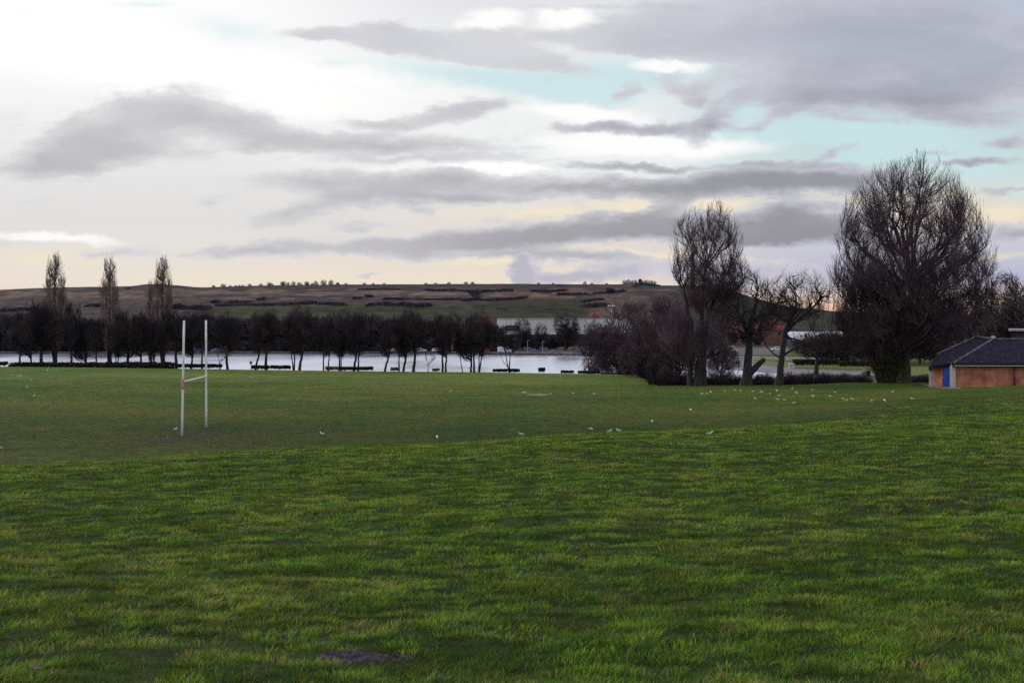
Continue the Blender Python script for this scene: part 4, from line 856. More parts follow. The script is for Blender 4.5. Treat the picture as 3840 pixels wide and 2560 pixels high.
# flat roofed dark building behind
p = at(1008.5, 150, 0); fb = empty('flat_roofed_building', (p[0], 150, 5), 'dark flat-roofed building with pale roof edge behind the brick one', 'building', rz=-R(24.5))
mb = MB(); mb.box((8, 4, 2.6), (15.4, 8, 9.0)); mb.build('wall', M['fascia'], fb)
z1 = pz(329.6, 150)-5; mb = MB(); mb.box((8, 4, z1), (16, 8.6, .25)); mb.build('roof_edge', M['concrete'], fb)
mb = MB(); mb.box((1.3, -.03, z1-2.0), (1.6, .08, 2.6)); mb.build('window', M['glass'], fb)

# ------------------------------------------------------------------ far shore: road, quay, buildings
def sheet(name, pts, z, m, th=None):
    pts = [(p[0], p[1]) for p in pts]; mb = MB(); n = len(pts)
    mb.prism([(x, y, z) for x, y in pts], (0, 0, -(th or .3))); return mb.build(name, m)
ks = [-250, -100, 0, 150, 300, 435, 520, 600, 640, 680]; ed = {int(c): KY[i, 12] for i, c in enumerate(COLS)}
def shoreY(px): return float(np.interp(px, COLS, KY[:, 12]))
near = [((p-CX)/FOC*(shoreY(p)+.3), shoreY(p)+.3) for p in ks]; farp = [((p-CX)/FOC*(shoreY(p)+9), shoreY(p)+9) for p in ks]
struct(sheet('road', near+farp[::-1], .62, M['asphalt'], .5))
M['quay'] = mat('dark_quay_edge', (.05, .045, .05), .9, (.09, .08, .085), 1)
for i in range(len(ks)-1):
    pass
V = []; F = []
for i, p in enumerate(ks):
    y = shoreY(p); x = (p-CX)/FOC*y
    V += [(x, y-.1, -.4), (x, y-.1, .72), (x, y+.35, .72), (x, y+.35, -.4)]
F = [(4*i+j, 4*i+j+4, 4*i+(j+1) % 4+4, 4*i+(j+1) % 4) for i in range(len(ks)-1) for j in range(4)]
struct(mk('kerb', np.array(V), np.array(F), M['quay']))
# right-hand promenade curving round the lake end
def gpz(px, py, z=.62):
    Y = (EYE-z)*FOC/(py-HY); return ((px-CX)/FOC*Y, Y)
struct(sheet('path', [gpz(712, 360.6), gpz(744, 361.2), gpz(738, 362.4), gpz(722, 365.0), gpz(728, 366.7), gpz(750, 368.3), gpz(775, 370.2), gpz(800, 373.2), gpz(860, 375), gpz(920, 375.5), gpz(920, 372.5), gpz(860, 371.2), gpz(812, 369.2), gpz(780, 365.8), gpz(760, 364.0), gpz(760, 359.3), gpz(712, 359.0)], .66, M['path'], 1.2))
M['lawn'] = mat('lawn', (.10, .13, .02), .95, (.13, .145, .035), .5)
struct(sheet('lawn', [gpz(752, 363.5), gpz(764, 365.2), gpz(785, 367.0), gpz(812, 369.4), gpz(870, 371.6), gpz(900, 366), gpz(905, 359.5), gpz(755, 359.7)], .72, M['lawn'], .6))
struct(sheet('lawn', [gpz(900, 375), gpz(940, 375), gpz(940, 366.5), gpz(900, 366.5)], .72, M['lawn'], .6))
# white low wall / railing
M['white_rail'] = mat('white_painted_rail', (.62, .64, .64), .6, (.5, .52, .52), .8)
def rail(pxa, pxb, pya, pyb, n, lb):
    a = gpz(pxa, pya, .3); b = gpz(pxb, pyb, .3); e = empty('railing', (a[0], a[1], .5), lb, 'railing', 'white railings round the lake end')
    L = np.hypot(b[0]-a[0], b[1]-a[1]); th = math.atan2(b[1]-a[1], b[0]-a[0]); e.rotation_euler = (0, 0, th)
    for z, h in ((1.0, .30), (.45, .22)): mb = MB(); mb.box((L/2, 0, z), (L, .12, h)); mb.build('rail', M['white_rail'], e)
    for i in range(n+1): mb = MB(); mb.box((L*i/n, .0, .45), (.18, .18, 1.3)); mb.build('post', M['white_rail'], e)
rail(714, 760, 360.3, 360.6, 7, 'low white railing behind the lake end, left stretch')
rail(763, 800, 360.8, 361.4, 6, 'low white railing above the bright grass, middle stretch')
rail(802, 884, 361.6, 363.2, 12, 'low white railing above the evergreen hedge, right stretch')

# warehouse
M['clad'] = mat('pale_grey_cladding', (.52, .53, .52), .6, (.66, .66, .64), .08, mapscale=(1, 1, .3)); M['clad_dark'] = mat('dark_lower_cladding', (.022, .02, .045), .7, (.04, .035, .06), .2)
M['navy'] = mat('navy_sign_panel', (.016, .014, .05), .6); M['sign_white'] = mat('sign_white', (.6, .64, .68), .6); M['sign_dim'] = mat('sign_violet_lettering', (.16, .12, .24), .6)
Yw = 500; k = Yw/FOC; x0 = (497-CX)*k; x1 = (634-CX)*k; zt = pz(318.7, Yw); zm = pz(334, Yw)
wh = empty('warehouse', ((x0+x1)/2, Yw, 1.2), 'long pale grey warehouse with dark lower wall and navy sign across the lake', 'building'); w = x1-x0
mb = MB(); mb.box((0, 20, (zt+zm)/2-1.2), (w, 40, zt-zm)); mb.build('upper_wall', M['clad'], wh)
mb = MB(); mb.box((0, 20.4, (zm-1.2)/2-.3), (w-.8, 40, zm-1.2+.6)); mb.build('lower_wall', M['clad_dark'], wh)
mb = MB(); mb.box((0, 20, zt-1.2+.15), (w+.6, 40.6, .3)); mb.build('roof_edge', M['concrete'], wh)
for i in range(7): mb = MB(); mb.box((-w/2+w*(i+.5)/7, -.06, (zt+zm)/2-1.2), (.16, .1, zt-zm-.1)); mb.build('cladding_joint', M['steel'], wh)
sx0 = (501.6-CX)*k-(x0+x1)/2; sx1 = (519.7-CX)*k-(x0+x1)/2; sz0 = pz(330.2, Yw)-1.2; sz1 = pz(325, Yw)-1.2
mb = MB(); mb.box(((sx0+sx1)/2, -.12, (sz0+sz1)/2), (sx1-sx0, .18, sz1-sz0)); sg = mb.build('sign_panel', M['navy'], wh)
mb = MB(); cx = (504-CX)*k-(x0+x1)/2; cz = (sz0+sz1)/2; t = np.linspace(R(50), R(310), 16); mb.tube([(cx+math.cos(q)*.8, -.26, cz+math.sin(q)*.8) for q in t], [.22]*16, 6); mb.build('sign_letter', M['sign_white'], sg)
for q, hh in ((508.5, .5), (510, .6), (511.4, .5), (513, .7), (514.4, .6), (515.6, .75)):
    mb = MB(); mb.box(((q-CX)*k-(x0+x1)/2, -.26, cz), (.38, .1, hh)); mb.build('faint_lettering', M['sign_dim'], sg)
# white shed on the right
Y2 = 480; k = Y2/FOC; x0 = (792-CX)*k; x1 = (858-CX)*k; w = x1-x0; zt = pz(331.3, Y2); zm = pz(339.2, Y2)
M['white_clad'] = mat('white_cladding', (.62, .64, .68), .6, (.5, .52, .58), .15)
wh = empty('white_shed', ((x0+x1)/2, Y2, 1), 'long white-roofed shed behind the leaning tree', 'building')
mb = MB(); mb.prism([(-w/2, 0, zm-1), (w/2, 0, zm-1), (w/2, 9, zt-1), (-w/2, 9, zt-1)], (0, 0, -.3)); mb.build('roof', M['white_clad'], wh)
mb = MB(); mb.box((0, 9, (zm-1.4)/2), (w-1, 17.6, zm-1.4)); mb.build('wall', M['clad_dark'], wh)
# houses with red roofs
M['red_tile'] = mat('red_roof_tiles', (.12, .042, .042), .85, (.18, .065, .06), .6); M['brickf'] = mat('far_brick', (.14, .07, .06), .9, (.2, .1, .08), .5); M['pale_wall'] = mat('pale_house_wall', (.25, .22, .26), .9)
def house(px0, px1, pyr, pye, Y, lb, cm='brickf', chim=True, pyb=346):
    k = Y/FOC; x0 = (px0-CX)*k; x1 = (px1-CX)*k; w = x1-x0; zr = pz(pyr, Y); ze = pz(pye, Y); e = empty('house', ((x0+x1)/2, Y, 1), lb, 'house', 'red-roofed houses beyond the lake')
    zr -= 1; ze -= 1; D = 7
    mb = MB(); mb.box((0, D/2, ze/2), (w*.92, D*.9, ze)); wl = mb.build('wall', M[cm], e)
    mb = MB(); hx = min(w*.25, 2.5); V = [(-w/2, -.3, ze), (w/2, -.3, ze), (w/2, D+.3, ze), (-w/2, D+.3, ze), (-w/2+hx, D/2, zr), (w/2-hx, D/2, zr)]
    mb.add(V, [(0, 1, 5, 4), (2, 3, 4, 5), (1, 2, 5), (3, 0, 4), (0, 3, 2, 1)]); rf = mb.build('roof', M['red_tile'], e)
    if chim: mb = MB(); mb.box((w*.2, D/2, zr+.3), (.9, .7, 1.6)); mb.build('chimney', M['brickf'], rf)
    for q in (-.25, .25):
        mb = MB(); mb.box((w*q, D*.05-.05, ze-1.6), (1.3, .08, 1.2)); mb.build('window', M['glass'], e)
house(428, 450, 321.5, 330, 520, 'red-roofed house glimpsed above the lake trees, left one')
house(461, 478, 321.5, 328.5, 524, 'red-roofed house glimpsed between lake trees, middle one')
house(481, 496.5, 317.5, 327, 530, 'tall red-roofed house touching the left end of the warehouse')
house(757, 787, 320.5, 329.5, 500, 'red-orange roofed house between the two crooked trees')
house(726, 748, 326, 332, 505, 'dim red-roofed house left of the orange-roofed one')
house(845, 870, 326, 332, 510, 'dim reddish house behind the white shed')
# red dome behind warehouse
p = at(594.5, 545, 0); mb = MB(); mb.ell((0, 0, 0), (2.6, 3, 2.3), 16, 10); o = mb.build('red_dome', M['red_tile'], smooth=True, loc=(p[0], p[1], pz(316.5, 545))); 
mb = MB(); mb.tube([(0, 0, -13), (0, 0, -6), (0, 0, .2)], [2.2, 2.2, 2.3], 14); mb.build('tower_drum', M['brickf'], o); tag(o, 'red domed roof peeping over the grey warehouse', 'dome')
# colliery chimney and block on the hill
M['old_brick'] = mat('sooty_brick', (.055, .042, .062), .9, (.085, .062, .082), .3)
Yc = 940; k = Yc/FOC; xc = (692.6-CX)*k; zb_ = float(hill_z(np.array([xc]), np.array([float(Yc)]))[0])-1; zt = pz(251.5, Yc)
ch = empty('brick_chimney', (xc, Yc, zb_), 'tall dark brick chimney on the hill seen through the tall tree', 'chimney')
mb = MB(); h = zt-zb_; mb.tube([(0, 0, 0), (0, 0, h*.5), (0, 0, h-1)], [2.2, 1.9, 1.65], 14); mb.build('shaft', M['old_brick'], ch, smooth=True)
mb = MB(); mb.tube([(0, 0, h-1.2), (0, 0, h-.6), (0, 0, h)], [1.75, 2.0, 1.9], 14); mb.build('cap', M['old_brick'], ch)
x0 = (708-CX)*k; x1 = (729-CX)*k; bt = pz(284.8, Yc); zb2 = pz(292, Yc)-2
hb = empty('engine_house', ((x0+x1)/2, Yc, zb2), 'flat-topped dark brick block on the right shoulder of the hill', 'building')
mb = MB(); mb.box((0, 6, (bt-zb2)/2), (x1-x0, 12, bt-zb2)); mb.build('wall', M['old_brick'], hb)
mb = MB(); mb.box((0, 6, bt-zb2+.15), (x1-x0+.6, 12.6, .3)); mb.build('roof', M['fascia'], hb)
for q in (-.3, 0, .3): mb = MB(); mb.box((q*(x1-x0), -.05, (bt-zb2)*.55), (1.6, .1, 2.2)); mb.build('window', M['glass'], hb)
# small cairn-like building on the mound
p = (((640-CX)/FOC)*990, 990); zz = float(hill_z(np.array([p[0]]), np.array([p[1]]))[0]); mb = MB(); mb.box((0, 0, 1), (3, 3, 3)); mb.prism([(-2, -2, 2.5), (2, -2, 2.5), (0, -2, 4.4)], (0, 4, 0)); tag(mb.build('hut', M['old_brick'], loc=(p[0], p[1], zz)), 'tiny dark hut on top of the mound among small trees', 'hut')

# floodlight
Yf = 470; p = at(611.6, Yf, 1); fl = empty('floodlight_mast', (p[0], Yf, 1), 'slim floodlight mast with four white lamps above the warehouse', 'floodlight'); h = pz(305.5, Yf)-1
mb = MB(); mb.tube([(0, 0, 0), (0, 0, h*.5), (0, 0, h)], [.2, .15, .1], 8); mb.build('mast', M['steel'], fl)
mb = MB(); mb.box((0, 0, h), (3.2, .15, .15)); mb.build('crossarm', M['steel'], fl)
for q in (-1.35, -.5, .5, 1.35): mb = MB(); mb.box((q, -.25, h+.1), (.62, .25, .55)); mb.build('lamp', M['lamp_white'], fl)
# thin lamp columns on the lake road
for i, (px, top, bot) in enumerate([(303.7, 345, 353), (412, 337, 352.5), (452, 339, 353), (514.5, 338, 354), (527.5, 340, 354), (542.5, 341, 354.5), (600.5, 333, 350), (748.5, 338, 359)]):
    Y = shoreY(px)+10 if px < 640 else 390; p = at(px, Y, .6); e = empty('lamp_post', p, f'thin pale lamp column beside the lake road, {ordw(i+1)} from the left', 'lamp post', 'lamp columns beside the lake road'); h = pz(top, Y)-.6
    mb = MB(); mb.tube([(0, 0, 0), (0, 0, h*.5), (0, 0, h)], [.11, .08, .06], 6); mb.build('column', M['steel'], e); mb = MB(); mb.box((.35, 0, h), (.9, .2, .12)); mb.build('lamp_head', M['steel'], e)
# sign post on the near bank and a stone block, bin
p = at(251, 177.2); e = empty('sign_post', p, 'thin pale sign post with small dark sign on the field edge', 'sign')
mb = MB(); mb.tube([(0, 0, -.2), (0, 0, .6), (0, 0, 1.35)], [.05]*3, 8); mb.build('post', M['steel'], e); mb = MB(); mb.box((0, -.06, 1.3), (.42, .04, .42)); mb.build('sign_plate', M['fascia'], e)
c = at(864, 250); mb = MB(); mb.ell((0, 0, .7), (.62, .5, 1.0), 12, 8, lambda V: V*(1+.12*np.sin(V[:, :1]*5+V[:, 1:2]*3))); tag(mb.build('boulder', mat('pale_stone', (.2, .19, .2), .9, (.27, .26, .26), 2), smooth=True, loc=c), 'pale grey rounded stone at the left foot of the large tree', 'stone')
mb = MB(); mb.box((0, 0, .6), (.7, .6, 1.3)); mb.box((0, 0, 1.3), (.8, .7, .12)); c = at(868.5, 249); tag(mb.build('litter_bin', M['hedge_g'], loc=c), 'dark green litter bin beside the pale rounded stone', 'bin')
p = gpz(791.5, 368.4, .72); mb = MB(); mb.box((0, 0, .5), (1.3, .8, 1.3)); mb.prism([(-.8, -.5, 1.15), (.8, -.5, 1.15), (.5, -.3, 1.45), (-.5, -.3, 1.45)], (0, .8, 0)); tag(mb.build('stone_plinth', M['concrete'], loc=(p[0], p[1], .7)), 'small pale stone plinth at the left end of the evergreen hedge', 'plinth')

# ------------------------------------------------------------------ vehicles
def car(kind, colr, loc, rz, label, band=None, name='parked_car', cat='car'):
    e = empty(name, loc, label, cat, 'vehicles by the lake road', rz)
    pm = paint('paint_'+str(len(bpy.data.materials)), colr)
    if kind == 'hatch': L_, prof = 4.1, [(-2.05,.35),(-2.08,.75),(-1.95,1.0),(-1.65,1.38),(-1.1,1.5),(0,1.5),(.45,1.42),(1.1,.98),(1.85,.86),(2.05,.65),(2.05,.35)]; win = [(-1.6,1.02),(-1.42,1.34),(-1.0,1.42),(.35,1.38),(.92,1.0)]
    elif kind == 'saloon': L_, prof = 4.5, [(-2.25,.35),(-2.28,.8),(-2.1,.98),(-1.5,1.02),(-.95,1.36),(-.3,1.44),(.3,1.42),(1.05,.98),(2.05,.85),(2.25,.65),(2.25,.35)]; win = [(-1.35,1.02),(-.88,1.32),(-.3,1.37),(.28,1.35),(.88,1.0)]
    else: L_, prof = 5.2, [(-2.6,.4),(-2.6,2.1),(-2.45,2.3),(1.0,2.3),(1.5,2.1),(1.95,1.4),(2.5,1.15),(2.6,.9),(2.6,.4)]; win = [(.75,1.4),(.75,2.0),(1.35,2.0),(1.8,1.42)]
    W = 1.72 if kind != 'van' else 2.0
    # body with tumblehome: cross sections
    V = []; ysx = [(-W/2, .0), (-W/2*.98, .0), (W/2*.98, 0), (W/2, 0)]
    n = len(prof); rows = []
    for s in (-1, 1):
        for (x, z) in prof:
            inn = .0 if z < 1.0 else min(.28, (z-1.0)*.45) if kind != 'van' else .03
            V.append((x, s*(W/2-inn), z))
    F = [tuple(range(n))[::-1], tuple(range(n, 2*n))]+[(i, (i+1) % n, n+(i+1) % n, n+i) for i in range(n)]
    mb = MB(); mb.add(V, F); body = mb.build('body', pm, e)
    bv = body.modifiers.new('b', 'BEVEL'); bv.width = .06; bv.segments = 2
    for s in (-1, 1):
        mb = MB(); P = [(x, s*(W/2-(min(.28, max(0, z-1)*.45) if kind != 'van' else .03)+.012), z) for x, z in win]; mb.prism(P, (0, -s*.03, 0)); mb.build('side_window', M['glass'], e)
    def pane(i, nm):
        (xa, za), (xb, zb) = prof[i], prof[i+1]; ia = min(.28, max(0, za-1)*.45) if kind != 'van' else .03; ib = min(.28, max(0, zb-1)*.45) if kind != 'van' else .03
        nx, nz = -(zb-za), (xb-xa); l = math.hypot(nx, nz); nx, nz = nx/l*.015, nz/l*.015
        P = []
        for t, s in ((.12, -1), (.12, 1), (.88, 1), (.88, -1)):
            x = xa+(xb-xa)*t; z = za+(zb-za)*t; w = W/2-(ia+(ib-ia)*t)-.1; P.append((x+nx, s*w, z+nz))
        mb = MB(); mb.prism(P, (nx*.5, 0, nz*.5)); mb.build(nm, M['glass'], e)
    if kind == 'hatch': pane(6, 'windscreen'); pane(2, 'rear_window')
    elif kind == 'saloon': pane(6, 'windscreen'); pane(3, 'rear_window')
    else: pane(4, 'windscreen')
    wb = L_*.31
    for x in (-wb, wb*1.04):
        for s in (-1, 1):
            mb = MB(); mb.tube([(x, s*(W/2-.2), .33), (x, s*(W/2-.09), .33), (x, s*(W/2+.02), .33)], [.33, .34, .32], 16); wh_ = mb.build('wheel', M['tyre'], e, smooth=False)
            mb = MB(); mb.tube([(x, s*(W/2+.0), .33), (x, s*(W/2+.03), .33)], [.2, .19], 12); mb.build('rim', M['rim'], wh_)
    xf = prof[-2][0]
    for s in (-1, 1):
        mb = MB(); mb.box((xf-.03, s*(W/2-.3), .72 if kind != 'van' else 1.0), (.1, .35, .16)); mb.build('headlight', M['lamp_white'], e)
        mb = MB(); mb.box((prof[0][0]-.02, s*(W/2-.2), .85), (.1, .2, .25)); mb.build('tail_light', M['lampglass'], e)
    if band:
        for i, cc in enumerate(band): mb = MB(); mb.box((-1.9+i*1.0, -(W/2+.012), 1.5), (.9, .02, .4)); mb.build('side_stripe', cc, e)
    return e
zr = .62
M['yel'] = mat('yellow_marking', (.6, .5, .03), .5); M['org'] = mat('orange_marking', (.6, .2, .05), .5)
for px, kind, c, rz, lb in [(392.7, 'saloon', (.34,.33,.36), 0, 'pale silver car half hidden by the leaning bank tree'), (421.2, 'hatch', (.55,.54,.56), 0, 'silver hatchback parked left of the white car by the water'), (437.4, 'hatch', (.75,.75,.77), 0, 'white hatchback parked beside the thick twin trunk'),
     (484.6, 'hatch', (.32,.02,.03), 3.14, 'dark red car parked right of the white cars'), (504.5, 'van', (.5,.5,.54), 0, 'white van on the road behind the three-stemmed tree'), (535, 'hatch', (.08,.10,.25), 0, 'dark blue car low against the dark hedge'), (556.5, 'saloon', (.13,.14,.18), 3.14, 'grey car before the middle of the warehouse'), (579, 'saloon', (.10,.09,.12), 0, 'dark grey car near the right end of the lake wall'),
     (197, 'hatch', (.06,.07,.2), 0, 'blue car faint behind the right upright of the goalposts'), (217, 'saloon', (.10,.11,.24), 0, 'blue-grey car faint beside the forked sapling')]:
    Y = shoreY(px)+3.2; p = at(px, Y, zr); car(kind, c, p, rz, lb)
p = gpz(729.5, 358.2, .6); p = at(729.5, 385, .6); e = car('van', (.72,.72,.74), (p[0], p[1], 1.6), 0, 'white van with yellow and orange side markings behind the railing', [M['org'], M['org'], M['yel'], M['yel']], name='marked_van', cat='van')
p = at(777, 392, .6); car('hatch', (.6,.6,.68), (p[0], p[1], 1.9), 3.14, 'white car glimpsed between the crooked and leaning trees')

# ------------------------------------------------------------------ gulls
def gull_mesh(pose):
    """local x forward. returns parts"""
    mb = MB()
    # body + neck + head + tail as one lofted surface
    if pose == 'stand': sp = [(-.21,.135,.010,.006),(-.17,.135,.028,.014),(-.10,.145,.048,.042),(-.02,.155,.062,.058),(.06,.165,.056,.056),(.11,.19,.038,.042),(.135,.225,.03,.032),(.155,.255,.033,.034),(.18,.262,.026,.026),(.195,.262,.010,.010)]
    elif pose == 'feed': sp = [(-.21,.17,.010,.006),(-.17,.165,.028,.014),(-.10,.16,.048,.042),(-.02,.155,.062,.058),(.06,.145,.056,.054),(.12,.125,.038,.040),(.155,.10,.03,.03),(.175,.075,.033,.033),(.19,.055,.025,.025),(.195,.045,.010,.010)]
    else: sp = [(-.20,.05,.010,.006),(-.16,.055,.028,.016),(-.10,.065,.05,.045),(-.02,.072,.066,.062),(.06,.078,.058,.058),(.10,.10,.038,.042),(.12,.13,.031,.032),(.14,.15,.033,.034),(.163,.153,.026,.026),(.178,.153,.010,.010)]
    n = 12; V = []
    for x, z, ry, rz in sp:
        for i in range(n): t = 2*math.pi*i/n; V.append((x, ry*math.cos(t), z+rz*math.sin(t)))
    k = len(sp); F = [(j*n+i, j*n+(i+1) % n, (j+1)*n+(i+1) % n, (j+1)*n+i) for j in range(k-1) for i in range(n)]+[tuple(range(n))[::-1], tuple(range((k-1)*n, k*n))]
    mb.add(V, F); return mb, sp
def make_gull(pose, loc):
    e = empty('gull', loc, '', 'gull', 'gulls standing on the grass'); mb, sp = gull_mesh(pose); mb.build('body', M['gull_white'], e, smooth=True)
    bz = sp[3][1]
    for s in (-1, 1):
        w = MB(); P = [(.09, .045*s, bz+.035), (.03, .066*s, bz+.03), (-.10, .058*s, bz+.015), (-.235, .018*s, bz+.0), (-.24, .010*s, bz+.01), (-.10, .03*s, bz+.055), (.03, .03*s, bz+.066)]
        w.prism(P, (0, .008*s, .004)); wg = w.build('wing', M['gull_grey'], e, smooth=False)
        t = MB(); t.prism([(-.17, .03*s, bz+.004), (-.25, .014*s, bz-.002), (-.25, .008*s, bz+.012), (-.17, .024*s, bz+.022)], (0, .012*s, .003)); t.build('wing_tip', M['gull_dark'], wg)
    hx, hz = sp[7][0], sp[7][1]; b = MB()
    if pose == 'feed': b.tube([(.185, 0, .05), (.20, 0, .02), (.205, 0, .0)], [.009, .006, .002], 6)
    else: b.tube([(hx+.03, 0, hz+.002), (hx+.055, 0, hz), (hx+.075, 0, hz-.006)], [.009, .006, .002], 6)
    b.build('beak', M['gull_red'], e)
    b = MB(); [b.ell((hx+.005, s*.031, hz+.008), (.006, .004, .006), 6, 4) for s in (-1, 1)]; b.build('eyes', M['gull_dark'], e)
    if pose != 'sit':
        for s in (-1, 1):
            l = MB(); l.tube([(.0, .025*s, bz-.04), (.01, .025*s, .05), (0, .025*s, .004)], [.008, .005, .005], 6); l.box((.02, .025*s, .004), (.05, .035, .006)); l.build('leg', M['gull_red'], e)
    return e
def zc(pts, ox, oy, s): return [((ox+x/s)/3.75, (oy+y/s)/3.75) for x, y in pts]
G = []
G += [(p, 'right') for p in zc([(50,91),(62,93),(178,94),(280,93),(376,98)], 1920, 1400, 1.225)]
G += [(p, 'flock') for p in zc([(873,97),(895,93),(912,87),(977,86),(1026,80),(1050,80),(1105,85),(1142,86),(1150,91),(1185,93),(1216,80),(1225,106),(1220,122),(1252,122),(1116,118),(1287,73),(1308,93),(1380,75),(1381,107),(1295,139),(1462,108),(1484,87),(1520,119),(1535,128),(1564,122),(1653,126),(1710,127),(1747,88),(1838,121)], 1920, 1400, 1.225)]
G += [(p, 'mid') for p in zc([(43,287),(360,260),(447,274),(491,272),(643,223),(820,170),(908,287)], 1920, 1400, 1.225)]
G += [(p, 'left') for p in zc([(2,347),(85,14),(95,12),(142,33),(125,66),(155,104)], 0, 1400, 1.225)]+[(p, 'left') for p in [(47.4/1, 369+1), (56.6, 371), (84.5, 368.5), (12.5, 374.5)]]
G += [(p, 'mid') for p in zc([(1155,19),(2070,86),(1480,284),(806,258),(2007,297)], 0, 1400, 1.225)]
G += [((1299/3.75, 1392/3.75+.6), 'edge'), ((1538/3.75, 1391.6/3.75+1.6), 'edge'), ((2049/3.75, 1411/3.75), 'edge'), ((2102/3.75, 1413/3.75), 'edge'), ((2235/3.75, 1404/3.75+.5), 'edge'), ((2310/3.75, 1405/3.75+.7), 'edge'), ((2388/3.75, 1407/3.75+.8), 'edge')]
desc = {'right': 'by the shallow puddle', 'flock': 'in the flock below the right-hand trees', 'left': 'scattered at the far left of the field', 'edge': 'along the far field edge before the lake'}
protos = {}; g = np.random.default_rng(5)
grp_sorted = {k: sorted([q[0] for q in G if q[1] == k]) for k in set(q[1] for q in G)}
midlab = {0: 'at the foot of the left goalpost', 1: 'alone on the empty far field behind the goalposts', 2: 'alone right of the goalposts, seen side-on', 3: '', }
poses = ['stand', 'feed', 'sit', 'stand']; look = {'stand': 'upright', 'feed': 'feeding head-down', 'sit': 'hunched resting'}
mids = grp_sorted['mid']
ml = ['at the foot of the left goalpost', 'alone far behind the goalposts', 'side-on in the field right of the goalposts', 'alone on the lower field between goalposts and centre', 'on the far centre field', 'upright near the bank edge at the centre', 'left of the close pair on the lower field', 'left one of the close pair on the lower field', 'right one of the close pair on the lower field', 'alone midway between the close pair and the trees', 'alone just below the three-stemmed tree flock', 'lowest one on the right, at the near bank edge']
for i, ((px, py), gr) in enumerate(G):
    loc = hit(px, py+.3, 30); pose = poses[(i*7) % 4]
    if gr == 'mid' and 'upright' in ml[mids.index((px, py))]: pose = 'stand'
    if pose not in protos: e = protos[pose] = make_gull(pose, loc)
    else: e = copy_tree(protos[pose])
    e.name = 'gull'; e.location = (loc[0], loc[1], loc[2]+.012); far = loc[1] > 95
    e.rotation_euler = (0, 0, [.2, 3.0, 3.4, -.3, .5, 2.7, 1.2, -1.3][i % 8]); e.scale = ((.85 if loc[1] > 56 else .62),)*3
    if gr == 'mid': lb = f'white gull {ml[mids.index((px, py))]}'
    else: lb = f'{look[pose]} white gull {desc[gr]}, {ordw(grp_sorted[gr].index((px, py))+1)} from the left'
    e['label'] = lb; e['group'] = 'gulls standing on the grass'

